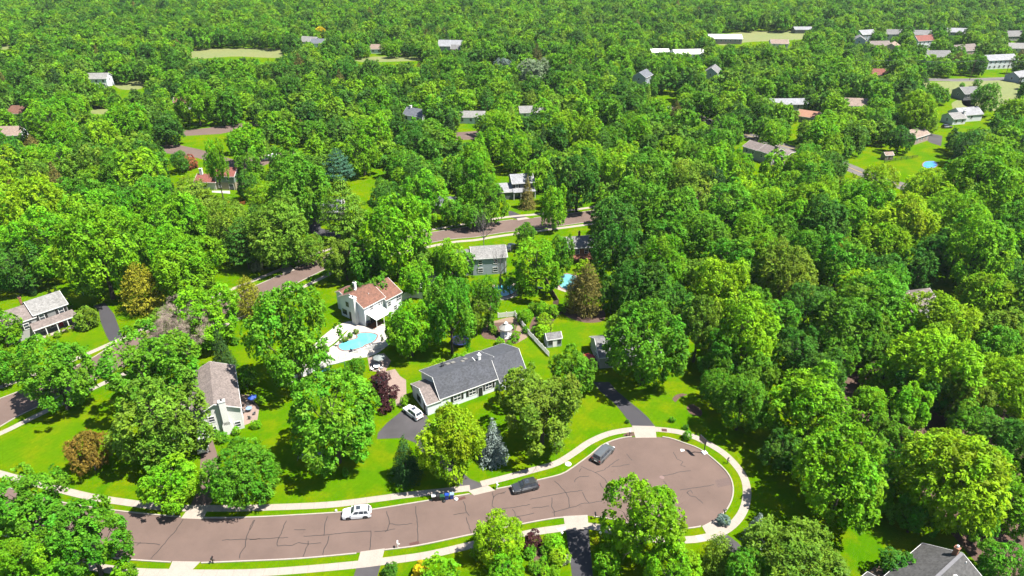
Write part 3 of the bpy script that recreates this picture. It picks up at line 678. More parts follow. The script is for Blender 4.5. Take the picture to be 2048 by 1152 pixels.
# dark roof at the bottom corner
u = Vector((math.cos(R_(34.3)), math.sin(R_(34.3)))); nn = Vector((-u.y, u.x)); e0 = Vector((54.2, 65.7)) - u * 6
o_ = e0 - nn * 9.2
h = House('dark_roof_house', 'house with a dark grey gabled roof and small brick chimney', 'house', (o_.x, o_.y), 34.3, 'the dark grey gabled roof', 9, (8, 4.5))
h.wing(0, 13.8, [(0, 3.4), (4.6, 5.9), (9.2, 3.4)], W_GREY, R_DARK)
h.wing(.2, 3.6, [(9.21, 2.6), (10.4, 2.3), (11.4, 2.1)], W_GREY, R_DARK, over=.2)
h.box('ridge_cap', mat('ridge_cap', (.22, .215, .23), .85, .1, 2), -.3, 14.1, 4.38, 4.82, 5.98, 6.12)
h.chimney(13.0, 13.55, 4.9, 5.5, 5.5, 7.0, BRICK, WHITE)
MB().cyl((9.8, 3.3), .32, 5.25, 5.55, 14).cyl((9.8, 3.3), .2, 5.55, 5.75, 12).build('satellite_dish', WHITE, h.r)
h.vents([(13.2, 3.6, 5.4)])
h.window('b', 9.2, 9, 1.6, 1.1, 1.2); h.window('f', 0, 5, 1.6, 1.1, 1.2)
# houses along the second street
h = House('blue_grey_house', 'pale blue house with a grey roof behind a tall bare tree', 'house', (-10.4, 162.2), 8.4, 'the pale blue house', 7, (4.5, 3.5))
h.wing(0, 9, [(0, 5.0), (3.8, 6.6), (7.4, 5.0)], W_BLUE, R_LGREY)
h.wing(-4.5, -.02, [(.3, 4.5), (3.6, 5.9), (7, 4.5)], W_BLUE, R_GREY, over=.25)
for x in (2, 6): h.window('f', 0, x, 3.8, 1, 1.2); h.window('f', 0, x, 1.4, 1.2, 1.3)
h.vents([(5, 2.4, 6.1)]); h.box('downpipe', WHITE, 8.6, 8.72, -.14, -.02, .1, 5)
h = House('brick_house', 'single storey brick house with a grey roof and rear deck', 'house', (16.2, 172.5), 10, 'the brick house', 7.5, (5, 4))
h.wing(0, 11, [(0, 3.2), (3.6, 4.9), (7.4, 3.2)], BRICK, R_GREY)
for x in (2.2, 4.8, 8): h.window('f', 0, x, 1.9, 1.0, 1.2)
h.box('deck', REDWOOD, .8, 6, -3.2, -.02, .7, .9); h.chimney(3.6, 4.1, 4.6, 5.2, 4.2, 5.6, BRICK)
dk = MB()
for a in np.linspace(.85, 5.95, 8): dk.box(a - .04, a + .04, -3.2, -3.12, .9, 1.75)
dk.box(.8, 6, -3.22, -3.1, 1.75, 1.82); dk.build('railing', REDWOOD, h.r)
h = House('slate_house', 'slate blue two storey house with silver roof behind a bronze conifer', 'house', (.3, 219.2), 11, 'the slate blue house', 7, (3.5, 3.5))
h.wing(0, 7.2, [(0, 5.2), (3.6, 7.1), (7.4, 5.2)], W_SLATE, R_SILVER)
h.wing(-4.6, -.02, [(-1.0, 2.7), (3.0, 4.4), (6.5, 2.9)], W_SLATE, R_SILVER, over=.25)
pr = MB().add([(-.2, -.03, 3.3), (7.4, -.03, 3.3), (7.5, -2.2, 2.6), (-.2, -2.2, 2.6), (-.2, -.03, 3.44), (7.4, -.03, 3.44), (7.5, -2.2, 2.74), (-.2, -2.2, 2.74)], [(3, 2, 1, 0), (4, 5, 6, 7), (0, 1, 5, 4), (1, 2, 6, 5), (2, 3, 7, 6), (3, 0, 4, 7)]).build('porch_roof', R_SILVER, h.r)
for x in (0, 2.4, 4.9, 7.3): MB().box(x - .08, x + .08, -2.1, -1.94, .02, 2.6).build('porch_post', WHITE, h.r)
h.window('f', 0, 1.4, 4.2, .9, 1.3, DARK); h.window('f', 0, 5, 4.2, .9, 1.3, DARK)
for x in (1.2, 3.6, 6): h.window('f', 0, x, 1.4, .9, 1.3)
h.window('l', 0, 4, 4.4, .8, 1.1); h.chimney(7.22, 7.8, 3.2, 3.9, 0, 7.9, W_LGREY)
h = House('red_roof_house', 'sage green and tan two storey house with brick red roof', 'house', (-103.8, 227.4), -5, 'the sage green house with red roof', 8, (2, 3))
h.wing(0, 7, [(0, 5.0), (3.4, 7.0), (6.8, 5.0)], W_GREEN, R_RED, upper=(2.75, W_TAN))
h.wing(-7.5, -.04, [(-.2, 2.7), (3.2, 4.4), (6.6, 2.7)], W_CREAM, R_RED, over=.3)
for x in (.8, 2.2, 4.7): h.window('f', -.06, x, 4.1, .7, 1.0)
h.window('f', 0, 1.4, 1.5, .8, 1.1); h.door('f', 0, 5.6, 1.6, 2.1, GLASS, name='glass_door'); h.chimney(-6.6, -5.6, 2.6, 3.3, 3.5, 6.4, WSTUCCO); h.vents([(4.0, 3.1, 7.0)])
h.window('f', -.2, -4, 1.4, 1.3, 1.2)
h = House('dark_blue_roof_house', 'house with a slate blue roof half hidden by the layered pine', 'house', (-66.5, 199), 5, 'the house behind the layered pine', 7.5, (6, 3.5))
h.wing(0, 12.5, [(0, 3.0), (3.8, 5.4), (7.6, 3.0)], W_SLATE, R_SLATE); h.window('f', 0, 10.5, 1.6, 1.2, 1.2); h.window('f', 0, 6.5, 1.6, 1.2, 1.2); h.window('f', 0, 2.5, 1.6, 1.2, 1.2)
h = House('small_grey_house', 'small grey roofed house peeping between round bright trees', 'house', (-27.5, 206), -12, 'the small grey roofed house', 5, (4, 3))
h.wing(0, 8.5, [(0, 3.0), (3.2, 4.9), (6.4, 3.0)], W_GREY, R_SLATE); h.window('f', 0, 6, 1.6, 1, 1.2); h.window('f', 0, 2, 1.6, 1, 1.2)
h = House('tan_house', 'taupe roofed house with a tall brown chimney tower at its end', 'house', (96.4, 258.7), -57, 'the house with the chimney tower', 8, (-2, 5))
h.wing(-.5, 6, [(0, 4.2), (4, 5.9), (8, 4.2)], W_LGREY, R_TAUPE)
h.wing(-8, -.52, [(0, 4.0), (4, 5.7), (8, 4.0)], W_LGREY, R_TAUPE)
h.wing(6.02, 9.5, [(3, 3.6), (6, 4.8), (9.5, 4.6)], mat('taupe_cladding', (.36, .29, .255), .8, .1, .8), R_TAUPE, over=.2)
h.chimney(5.2, 6.6, 1.6, 2.7, 3.5, 7.2, mat('taupe_cladding', (.36, .29, .255)))
for x in (-6, -3, 1.2, 4): h.window('f', 0, x, 2.6, 1, 1.2)
h.window('r', 9.5, 7.2, 2.9, 1.1, 1.1); h.window('r', 9.5, 7.2, .95, 1.6, 1.1)
h = House('hip_roof_house', 'grey-brown roofed house with a brick chimney deep among trees', 'house', (93.0, 136.5), 25, 'the grey-brown roofed house', 7, (4, 4))
h.wing(0, 10, [(0, 3.2), (4, 5.8), (8, 3.2)], W_LGREY, R_TAUPE); h.wing(2, 6.2, [(-3.2, 3.0), (-1.6, 4.3), (0, 3.2)], W_LGREY, R_GREY, over=.2)
h.chimney(.6, 1.3, 2.2, 3.0, 4.0, 6.9, BRICK, WHITE); h.window('l', 0, 4, 1.7, 1.2, 1.2); h.window('f', 0, 8.4, 1.7, 1.2, 1.2); h.vents([(7, 3, 5.4)])

# farther houses: base point on the ground, heading, length, depth, wall and roof heights
def far_house(px_, py_, ang, L, D, hw, hr, wm, rm, name, label, phrase=None, wing=None, ch=None, tall=False):
    p = U(px_, py_); h = House(name, label, 'house', (p.x, p.y), ang, phrase, max(L, D) * .55, (L / 2, D / 2))
    h.wing(0, L, [(0, hw), (D / 2, hr), (D, hw)], wm, rm, over=.35)
    n = max(2, int(L / 3.2))
    for i in range(n):
        x = L * (i + .5) / n; h.window('f', 0, x, hw - 1.25, 1.1, 1.3)
        if hw > 4: h.window('f', 0, x, 1.5, 1.2, 1.4)
    h.window('l', 0, D / 2, hw - 1.1, 1.0, 1.2); h.window('r', L, D / 2, hw - 1.1, 1.0, 1.2)
    if wing:
        x0, x1, y0, d2, w2, r2, wm2, rm2 = wing
        h.wing(x0, x1, [(y0, w2), (y0 + d2 / 2, r2), (y0 + d2, w2)], wm2 or wm, rm2 or rm, over=.3)
        h.window('f', y0, (x0 + x1) / 2, w2 - 1.2, 1.2, 1.2)
    if ch: h.chimney(ch[0], ch[0] + .8, ch[1], ch[1] + .9, 1 if ch[1] < 0 or ch[1] > D else hw, hr + .9, WSTUCCO)
    return h
far_house(1722, 84, 20, 13, 8, 5.2, 7.8, W_BLUE, R_SILVER, 'pale_blue_house', 'pale blue two storey house with silver roof at the estate edge', 'the pale blue estate house')
far_house(1768, 82, -8, 12, 9, 5.0, 7.8, W_CREAM, R_GREY, 'cream_house', 'cream house with hipped grey roof second along the estate row')
far_house(1818, 83, -6, 16, 9, 5.0, 7.6, W_CREAM, R_GREY, 'long_grey_house', 'long grey roofed house behind the red roofed estate house')
far_house(1833, 98, 18, 15, 8, 5.4, 8.4, W_WHITE, R_RED, 'red_roof_estate_house', 'tall white house with brick red roof in the estate', 'the white estate house with red roof', (15.02, 20, 1, 6, 3, 4.6, W_WHITE, R_LGREY))
far_house(1885, 78, -10, 17, 9, 5.2, 7.6, W_LGREY, R_SILVER, 'solar_house', 'grey estate house with dark solar panels on its silver roof', 'the solar panel house', (9, 24, -6, 7, 3.2, 5.2, W_GREY, R_SILVER))
far_house(1728, 96, 70, 10, 8, 5.2, 7.6, W_BLUE, R_GREY, 'blue_gable_house', 'blue gabled house turned end-on below the estate row')
far_house(1742, 100, 5, 14, 8, 3.0, 5.4, W_PINK, R_TAUPE, 'taupe_roof_house', 'low taupe roofed house under the pale blue estate house')
far_house(1792, 104, 55, 12, 8, 3.0, 5.2, W_PINK, R_TAN, 'tan_roof_house', 'tan roofed house half covered by trees below the estate row')
far_house(1850, 124, 2, 17, 9, 3.2, 6.4, W_LGREY, R_GREY, 'low_grey_house', 'low grey roofed house with white chimney beside the estate street', 'the low grey roofed estate house', None, (1, 3))
far_house(1913, 113, 20, 19, 9, 3.2, 6.6, W_PINK, R_TAUPE, 'brown_roof_house', 'wide taupe hipped house above the white two storey house', None, (19.02, 25, 0, 6, 3, 4.8, W_GREY, R_GREY))
far_house(1973, 139, 12, 21, 9, 5.4, 7.8, W_WHITE, R_SILVER, 'white_estate_house', 'large white two storey house by the far street poles', 'the large white estate house', (-9, -.02, 2, 7, 3, 5.0, W_LGREY, R_GREY))
far_house(2013, 82, 8, 14, 9, 3.4, 6.6, W_LGREY, R_GREY, 'corner_grey_house', 'grey roofed house at the far corner of the estate')
far_house(2015, 106, -6, 17, 9, 3.2, 6.0, W_CREAM, R_LGREY, 'pale_roof_house', 'pale roofed house behind the large white estate house')
far_house(1738, 160, -4, 11.5, 8, 3.0, 5.6, W_CREAM, R_RED, 'pink_roof_house', 'small house with a bright brick red roof among dark trees', 'the small house with bright red roof')
far_house(1926, 201, 10, 9.5, 9, 3.4, 5.8, W_GREY, R_GREY, 'grey_lawn_house', 'small grey house alone on the pale open lawn', 'the grey house on the open lawn')
far_house(1904, 250, 14, 7, 7, 2.8, 4.6, W_WHITE, R_LGREY, 'white_gable_house', 'white house with two pale grey roofs and a parked car beside it', 'the house with two pale roofs', (7.02, 19, 3, 8, 3.2, 5.6, W_WHITE, R_SILVER), (7, 2))
far_house(1535, 222, 2, 20, 8, 3.2, 5.0, W_LGREY, R_SILVER, 'long_silver_house', 'long low house with silver roof behind round bright trees', 'the long low silver roofed house')
far_house(1686, 224, -8, 11, 9, 3.2, 5.8, W_TAN, R_TAN, 'tan_ranch_house', 'tan ranch house with pinkish roof crossed by tree shadow', 'the tan ranch house')
far_house(1592, 243, -35, 9, 6, 2.8, 5.0, W_TAN, mat('orange_roof', (.55, .26, .15), .8, .1, 1), 'orange_roof_house', 'house with an orange roof slope among dark conifers')
far_house(1828, 290, 35, 11, 8, 3.0, 5.2, W_PINK, R_TAN, 'brown_cottage', 'cottage with pinkish brown roof below the pale green willow', 'the pinkish brown cottage')
far_house(1432, 165, 65, 12, 7.5, 5.2, 7.8, W_BLUE, R_GREY, 'white_blue_house', 'white-blue two storey house with grey roof end-on among trees', 'the white-blue house end-on')
far_house(1290, 174, 60, 11, 8, 5.0, 7.6, W_BLUE, R_SLATE, 'slate_roof_house', 'blue house with slate roof sunk among bright crowns', 'the blue house sunk among trees')
far_house(1350, 120, 6, 22, 12, 3.6, 5.6, W_WHITE, mat('white_roof', (.72, .71, .69), .6, .05, .3), 'white_roof_barn', 'long building with a plain white roof in the wood', 'the long white roofed building')
far_house(1296, 114, 0, 14, 8, 3, 4.6, W_WHITE, mat('white_roof', (.72, .71, .69)), 'white_roof_shed', 'low white roofed shed beside the long white building')
far_house(1418, 88, -3, 24, 12, 3.8, 6.0, W_PINK, mat('white_roof', (.72, .71, .69)), 'white_barn', 'white roofed barn standing at the edge of the hay field', 'the white barn by the hay field')
far_house(1589, 67, 0, 16, 8, 3, 4.6, W_GREY, R_SILVER, 'field_shed', 'long grey shed at the far end of the hay field')
far_house(1541, 97, -8, 12, 9, 3.4, 5.6, W_CREAM, R_TAN, 'tan_field_house', 'cream house with tan roof below the hay field')
far_house(600, 92, -20, 12, 9, 3.2, 6.2, W_WHITE, R_LGREY, 'white_farmhouse', 'white farmhouse with pale roof below the yellow tree', 'the white farmhouse')
far_house(622, 95, 0, 11, 8, 3.0, 5.4, W_WHITE, R_SLATE, 'farm_outbuilding', 'slate roofed outbuilding next to the white farmhouse')
far_house(741, 107, 0, 8, 6, 3.0, 5.6, W_WHITE, R_TAN, 'brown_roof_cottage', 'white cottage with brown roof beside the green meadow', 'the white cottage by the meadow')
h = far_house(877, 107, -6, 16, 10, 5.0, 8.2, W_LGREY, R_SILVER, 'hill_house', 'large grey house with a red deck and two silver gables', 'the large house with the red deck', (10, 20, -7, 6, 4.4, 6.6, W_LGREY, R_GREY))
h.box('deck', RED, 9.5, 21, -10, -7.1, 1.5, 1.8)
far_house(176, 176, 4, 11, 8, 5, 7.2, W_WHITE, R_LGREY, 'white_hidden_house', 'white house with pale roof hidden by dark pines', 'the white house hidden by pines')
far_house(17, 239, -6, 11, 8, 3.0, 5.6, W_CREAM, R_BROWN, 'brown_hidden_house', 'red-brown roofed house buried in trees', 'the buried red-brown roof')
far_house(-6, 284, 4, 10, 9, 2.8, 5.4, W_WHITE, R_TAN, 'tan_gable_house', 'white house with tan gabled roof cut off at the edge', 'the white house with tan gable')
far_house(808, 248, -30, 10, 7, 4.4, 7.0, W_WHITE, R_SLATE, 'slate_peak_house', 'house with steep slate roof and white chimney among bright crowns', 'the steep slate roof', None, (1.5, 3))
far_house(916, 247, -3, 12, 8, 3.0, 4.8, W_WHITE, R_LGREY, 'white_ranch_house', 'white ranch house with light roof by the far brown street', 'the white ranch house')
far_house(1041, 238, 6, 12, 8, 3, 5, W_WHITE, R_LGREY, 'pale_ranch_house', 'pale ranch house partly behind a round dark tree', 'the pale ranch house')
far_house(350, 220, 12, 12, 8, 3, 5.2, W_WHITE, R_BROWN, 'shaded_house', 'white walled house shaded by tall trees near the far bend')
far_house(2036, 166, 30, 12, 8, 3, 5.4, W_BLUE, R_SILVER, 'edge_blue_house', 'pale blue house at the end of the far street')

# ------------------------------------------------------------------ garden buildings and furniture
p = U(1094.5, 696); h = House('garden_shed', 'small pale blue garden shed with grey roof beside the white picket fence', 'shed', (p.x, p.y), 14, 'the small blue garden shed', 3, (1.6, 1.2))
h.wing(0, 3.3, [(0, 2.1), (1.25, 3.0), (2.5, 2.1)], W_BLUE, R_GREY, over=.14)
h.window('f', 0, .75, 1.3, .7, .8, None, DARK); h.window('f', 0, 2.75, 1.3, .6, .8, None, DARK); h.door('f', 0, 1.75, .8, 1.8, WHITE)
g = thing('gazebo', 'small white octagonal gazebo standing in the planted garden bed', 'gazebo', tuple(U(1012, 672)), 0.2)
LANDMARK.append((*U(1012, 672).xy, 'the white garden gazebo')); HOUSE_AT.append((*U(1012, 672).xy, 2.2))
MB().cyl((0, 0), 1.45, .002, .14, 8).build('floor', WHITE, g)
for i in range(8):
    t = 2 * math.pi * (i + .5) / 8; MB().box(1.32 * math.cos(t) - .06, 1.32 * math.cos(t) + .06, 1.32 * math.sin(t) - .06, 1.32 * math.sin(t) + .06, .14, 2.3).build('post', WHITE, g)
rl = MB()
for i in range(7):
    a, b = 2 * math.pi * (i + .5) / 8, 2 * math.pi * (i + 1.5) / 8
    P0, P1 = (1.32 * math.cos(a), 1.32 * math.sin(a)), (1.32 * math.cos(b), 1.32 * math.sin(b))
    rl.obox((*P0, .85), (*P1, .85), .06, .08); rl.obox((*P0, .3), (*P1, .3), .06, .08); rl.obox((*P0, 2.0), (*P1, 2.0), .08, .25)
    for k in range(1, 6):
        q = (P0[0] + (P1[0] - P0[0]) * k / 6, P0[1] + (P1[1] - P0[1]) * k / 6); rl.box(q[0] - .025, q[0] + .025, q[1] - .025, q[1] + .025, .38, .85)
rl.build('railing', WHITE, g)
rf = MB().cyl((0, 0), 1.65, 2.31, 3.25, 8, .42).build('roof', mat('gazebo_roof', (.52, .50, .48), .7, .1, 2), g)
MB().cyl((0, 0), .36, 3.25, 3.5, 8).cyl((0, 0), .5, 3.5, 3.95, 8, .05).build('cupola', WHITE, rf)

def fence(name, label, pts, hgt, m, style='panel', every=2.0, cat='fence'):
    w = [p.xy for p in px(pts)]; root = thing(name, label, cat, (*w[0], 0)); o = w[0]
    for a, b in zip(w[:-1], w[1:]):
        L = (b - a).length; k = max(1, round(L / every))
        for i in range(k):
            A, B = a + (b - a) * i / k - o, a + (b - a) * (i + 1) / k - o; mb = MB()
            if style == 'panel':
                mb.obox((*A, .06), (*B, .06), .045, hgt - .12)
                mb.obox((*A, .03), (*B, .03), .08, .12); mb.obox((*A, hgt - .1), (*B, hgt - .1), .085, .12)
            elif style == 'picket':
                mb.obox((*A, .15), (*B, .15), .05, .1); mb.obox((*A, hgt - .25), (*B, hgt - .25), .05, .1)
                n = int((B - A).length / .17)
                for j in range(n):
                    q = A + (B - A) * (j + .5) / n; d = (B - A).normalized() * .05
                    mb.obox((*(q - d), .06), (*(q + d), .06), .065, hgt - .06)
            else:
                for z in (.35, .75, 1.1): mb.obox((*A, z), (*B, z), .05, .13)
            mb.build('panel' if style != 'rail' else 'rail', m, root)
            MB().box(A.x - .06, A.x + .06, A.y - .06, A.y + .06, .001, hgt + .1).box(A.x - .085, A.x + .085, A.y - .085, A.y + .085, hgt + .1, hgt + .16).build('post', m, root)
    return root
fence('picket_fence', 'long white picket fence running between the gazebo and the blue shed', [(996, 636), (1030, 632.5), (1043, 650), (1058, 671), (1084, 699), (1098, 714)], 1.35, WHITE, 'picket')
fence('panel_fence', 'tall white panel fence joining the white house to its carport', [(801, 604), (820, 594.5), (849, 598)], 1.8, WHITE)
fence('panel_fence', 'white panel fence stepping up towards the parked cars behind the white house', [(829, 581), (845, 575), (858, 570)], 1.6, WHITE)
fence('panel_fence', 'short white gate fence between the wide chimney and the pool deck', [(708, 645), (727, 642)], 1.7, WHITE)
fence('pool_fence', 'white picket fence along the near side of the pool deck', [(575, 770), (622, 745), (678, 722), (722, 708), (744, 700), (772, 694)], 1.3, WHITE, 'picket')
fence('garden_fence', 'brown wooden fence edging the shady lawn behind the shrubs', [(1090, 560), (1100, 580), (1117, 609), (1106, 612)], 1.3, WOOD)
fence('ranch_fence', 'orange stained rail fence at the end of the sunny back lawn', [(455, 408), (490, 401), (492, 409), (462, 415)], 1.3, ORANGEW, 'rail', 2.5)
fence('dark_fence', 'dark rail fence behind the small shed and the blue pool', [(1768, 326), (1790, 322), (1835, 316)], 1.2, DARK, 'rail', 3)
fence('dark_fence', 'dark panel fence beneath the tall pines on the wooded slope', [(168, 217), (218, 217)], 1.5, DARK)
fence('white_wall_fence', 'white fence end standing by the driveway under the layered pine', [(627, 430), (628, 414)], 1.7, WHITE)

def pool(label, pts, water, name='swimming_pool'):
    w = [(p.x, p.y) for p in spline(px(pts), True, .4)]; c = Vector((sum(a for a, b in w) / len(w), sum(b for a, b in w) / len(w)))
    r = thing(name, label, 'pool', (c.x, c.y, 0)); q = [Vector(a) - c for a in w]
    MB().prism([(a.x, a.y) for a in q], .004, .045).build('water', water, r)
    ar = sum(q[i].x * q[(i + 1) % len(q)].y - q[(i + 1) % len(q)].x * q[i].y for i in range(len(q)))
    strip(MB(), q + [q[0]], .34, .003, .085, -.16 if ar > 0 else .16).build('coping', mat('brick_coping', (.37, .22, .19), .8, .2, 2, fine=6), r)
    LANDMARK.append((c.x, c.y, {'swimming_pool': 'the kidney pool', 'blue_pool': 'the bright blue pool', 'covered_pool': 'the covered pool', 'oval_pool': 'the oval pool', 'shaded_pool': 'the shaded pool'}[name]))
    return r
pool('kidney shaped turquoise swimming pool with brick coping on a white deck', zq(560, 660, .127, [(925, 262), (945, 222), (1030, 185), (1130, 160), (1210, 138), (1230, 112), (1215, 80), (1255, 58), (1340, 50), (1430, 56), (1490, 66), (1525, 88), (1520, 112), (1490, 162), (1440, 198), (1380, 218), (1330, 238), (1300, 265), (1220, 290), (1110, 316), (1010, 322), (950, 296)]), POOLW)
pool('greenish covered swimming pool behind the golden junipers', [(1116, 565), (1121, 551), (1140, 549), (1154, 557), (1156, 572), (1142, 579), (1126, 577)], POOLG, 'covered_pool')
pool('turquoise pool shaded by trees behind the gazebo garden', [(984, 582), (990, 573), (1008, 570), (1027, 573), (1029, 584), (1012, 592), (994, 590)], POOLW, 'shaded_pool')
pool('turquoise pool beside the house with the layered pine', [(640, 410), (648, 401), (664, 400), (670, 408), (660, 415), (646, 416)], POOLW, 'oval_pool')
pool('bright blue swimming pool between trees near the grey road', [(1846, 331), (1851, 324), (1868, 323), (1874, 329), (1868, 335), (1853, 336)], POOLB, 'blue_pool')

t = thing('trampoline', 'round black trampoline with blue padded rim under airy trees', 'trampoline', tuple(U(920, 687)))
MB().cyl((0, 0), 1.75, .86, .88, 24).build('mat', BLACK, t)
rg = MB()
for i in range(24):
    a, b = 2 * math.pi * i / 24, 2 * math.pi * (i + 1) / 24
    rg.add([(1.72 * math.cos(x), 1.72 * math.sin(x), z) for z in (.84, .93) for x in (a, b)] + [(2.1 * math.cos(x), 2.1 * math.sin(x), z) for z in (.84, .93) for x in (a, b)], [(2, 3, 7, 6), (0, 4, 5, 1), (4, 6, 7, 5), (0, 1, 3, 2)])
rg.build('rim_pad', NAVY, t)
for i in range(6):
    a = 2 * math.pi * i / 6; MB().tube([(2 * math.cos(a), 2 * math.sin(a), 0), (2 * math.cos(a), 2 * math.sin(a), .86)], .03, 6).build('leg', STEEL, t)

def umbrella(label, p, m, r=1.4, hgt=2.5, name='patio_umbrella', tilt=0.0):
    t = thing(name, label, 'umbrella', tuple(p)); cv = MB(); n = 8
    for i in range(n):
        a, b = 2 * math.pi * i / n, 2 * math.pi * (i + 1) / n
        cv.add([(0, 0, hgt), (r * math.cos(a), r * math.sin(a), hgt - .5), (r * math.cos(b), r * math.sin(b), hgt - .5), (r * math.cos(a), r * math.sin(a), hgt - .68), (r * math.cos(b), r * math.sin(b), hgt - .68)], [(0, 1, 2), (1, 3, 4, 2)])
    cv.build('canopy', m, t); MB().tube([(0, 0, 0), (0, 0, hgt + .08)], .03, 6).build('pole', WHITE, t); MB().cyl((0, 0), .28, .001, .09, 12).build('base', DARK, t)
    return t
umbrella('grey patio umbrella over the terrace next to the pool fence', U(760, 730), mat('grey_canvas', (.30, .34, .33), .8), 1.35)
umbrella('bright red umbrella on the deck under the twin peaked maple', U(1176, 730), RED, 1.4, 2.6)
umbrella('teal umbrella on the shaded terrace near the purple maples', U(764, 775), TEAL, 1.3)
umbrella('folded blue umbrella canopy beside the taupe roofed house', U(507, 806), BLUE, .9, 2.0)
umbrella('red umbrella glimpsed among the woodland trees', U(1648, 546), RED, 1.1, 2.5)

def table(label, p, m, r=.7, name='patio_table'):
    t = thing(name, label, 'table', tuple(p)); MB().cyl((0, 0), r, .70, .75, 16).build('table_top', m, t)
    for i in range(4):
        a = math.pi / 4 + i * math.pi / 2; MB().tube([(r * .7 * math.cos(a), r * .7 * math.sin(a), 0), (r * .7 * math.cos(a), r * .7 * math.sin(a), .70)], .025, 6).build('leg', m, t)
    return t
def chair(label, p, rz, m, group):
    t = thing('patio_chair', label, 'chair', tuple(p), rz, group)
    MB().box(-.25, .25, -.25, .25, .40, .45).build('seat', m, t); MB().box(-.25, .25, .22, .27, .46, .95).build('backrest', m, t)
    for x in (-.22, .22):
        for y in (-.22, .22): MB().tube([(x, y, 0), (x, y, .40)], .02, 5).build('leg', m, t)
    return t
table('white round table on the terrace beneath the grey umbrella', U(754, 737), WHITE)
table('blue topped table on the terrace by the taupe roofed house', U(499, 822), mat('pale_blue_plastic', (.35, .5, .75), .4), .6)
for q, rz in (((488, 826), 1.2), ((509, 829), -1.2), ((500, 838), 3.1), ((496, 815), 0)):
    chair('dark metal chair at the blue topped terrace table', U(*q), rz, GALV, 'chairs round the blue terrace table')
for q, rz in (((745, 741), 1.3), ((757, 745), 3.0), ((764, 738), -1.2)):
    chair('white chair at the round terrace table', U(*q), rz, WHITE, 'chairs round the white terrace table')
def lounger(label, p, rz, m, group):
    t = thing('sun_lounger', label, 'lounger', tuple(p), rz, group)
    MB().box(-.32, .32, -.9, .35, .28, .36).build('seat', m, t); MB().add([(-.32, .36, .28), (.32, .36, .28), (.32, .95, .72), (-.32, .95, .72), (-.32, .36, .36), (.32, .36, .36), (.32, .92, .8), (-.32, .92, .8)], [(3, 2, 1, 0), (4, 5, 6, 7), (0, 1, 5, 4), (1, 2, 6, 5), (2, 3, 7, 6), (3, 0, 4, 7)]).build('backrest', m, t)
    for x in (-.28, .28):
        for y in (-.8, .3): MB().tube([(x, y, 0), (x, y, .28)], .025, 5).build('leg', WHITE, t)
for q, rz in (((740, 697), 1.9), ((747, 693), 1.9), ((751, 690), 1.9)): lounger('grey lounger on the pool deck corner by the maple', U(*q), rz, GALV, 'loungers on the pool deck')
lounger('black lounger on the near edge of the pool deck', U(709, 704), 1.55, BLACK, None)
t = thing('grill', 'dark barbecue grill standing on the wooden deck under the white cover', 'grill', tuple(U(737, 651, .06)), .8)
MB().box(-.5, .5, -.28, .28, .1, .85).build('cabinet', DARK, t, bevel=.03); MB().section([(-.3, .86), (.3, .86), (.26, 1.1), (.1, 1.22), (-.1, 1.22), (-.26, 1.1)], -.5, .5).build('lid', NAVY, t)
t = thing('swing_set', 'blue and green playset with a sky blue slide by the pool fence', 'playset', tuple(U(676, 745)), .4)
for x in (-1.6, 1.6):
    for y in (-.9, .9): MB().tube([(x, y, 0), (x, 0, 2.3)], .05, 6).build('leg', TEAL, t)
MB().tube([(-1.7, 0, 2.3), (1.7, 0, 2.3)], .06, 6).build('top_bar', TEAL, t)
for x in (-.7, .5):
    s_ = MB().box(x - .22, x + .22, -.1, .1, .5, .55).build('swing_seat', CYAN, t); MB().tube([(x - .2, 0, .55), (x - .2, 0, 2.3)], .012, 4).tube([(x + .2, 0, .55), (x + .2, 0, 2.3)], .012, 4).build('chain', STEEL, s_)
MB().box(-2.9, -1.7, -.6, .6, 1.2, 1.3).build('platform', GREENB, t)
MB().add([(-2.9, -.3, 1.25), (-2.9, .3, 1.25), (-3.8, .35, .75), (-3.8, -.35, .75), (-4.7, .35, .2), (-4.7, -.35, .2), (-2.9, -.3, 1.17), (-2.9, .3, 1.17), (-3.8, .35, .67), (-3.8, -.35, .67), (-4.7, .35, .12), (-4.7, -.35, .12)], [(0, 1, 2, 3), (3, 2, 4, 5), (7, 6, 9, 8), (8, 9, 11, 10)]).build('slide', CYAN, t)
t = thing('garden_slide', 'long dark blue slide lying in the shade behind the shrubs', 'slide', tuple(U(1082, 582)), 2.2)
MB().add([(-2.2, -.5, 1.7), (-2.2, .5, 1.7), (2.2, .5, .2), (2.2, -.5, .2), (-2.2, -.5, 1.6), (-2.2, .5, 1.6), (2.2, .5, .1), (2.2, -.5, .1)], [(0, 1, 2, 3), (7, 6, 5, 4), (0, 4, 5, 1), (1, 5, 6, 2), (2, 6, 7, 3), (3, 7, 4, 0)]).build('chute', NAVY, t)
MB().tube([(-2.1, -.4, 0), (-2.1, -.4, 1.6)], .05, 6).build('leg', STEEL, t); MB().tube([(-2.1, .4, 0), (-2.1, .4, 1.6)], .05, 6).build('leg', STEEL, t)
t = thing('hammock', 'pale hammock on a low stand lying in tree shade on the front lawn', 'hammock', tuple(U(622, 917)), .03)
hm = MB(); k = 10
for i in range(k + 1):
    x = -1.75 + 3.5 * i / k; z = .55 + .25 * (x / 1.75) ** 2; w = .62
    for y, dz in ((-w, .14), (-w * .4, 0), (w * .4, 0), (w, .14)): hm.v.append((x, y, z + dz))
for i in range(k):
    for j in range(3): a = i * 4 + j; hm.f.append((a, a + 4, a + 5, a + 1))
hm.build('sling', mat('hammock_cloth', (.42, .46, .47), .8, .06, 2), t)
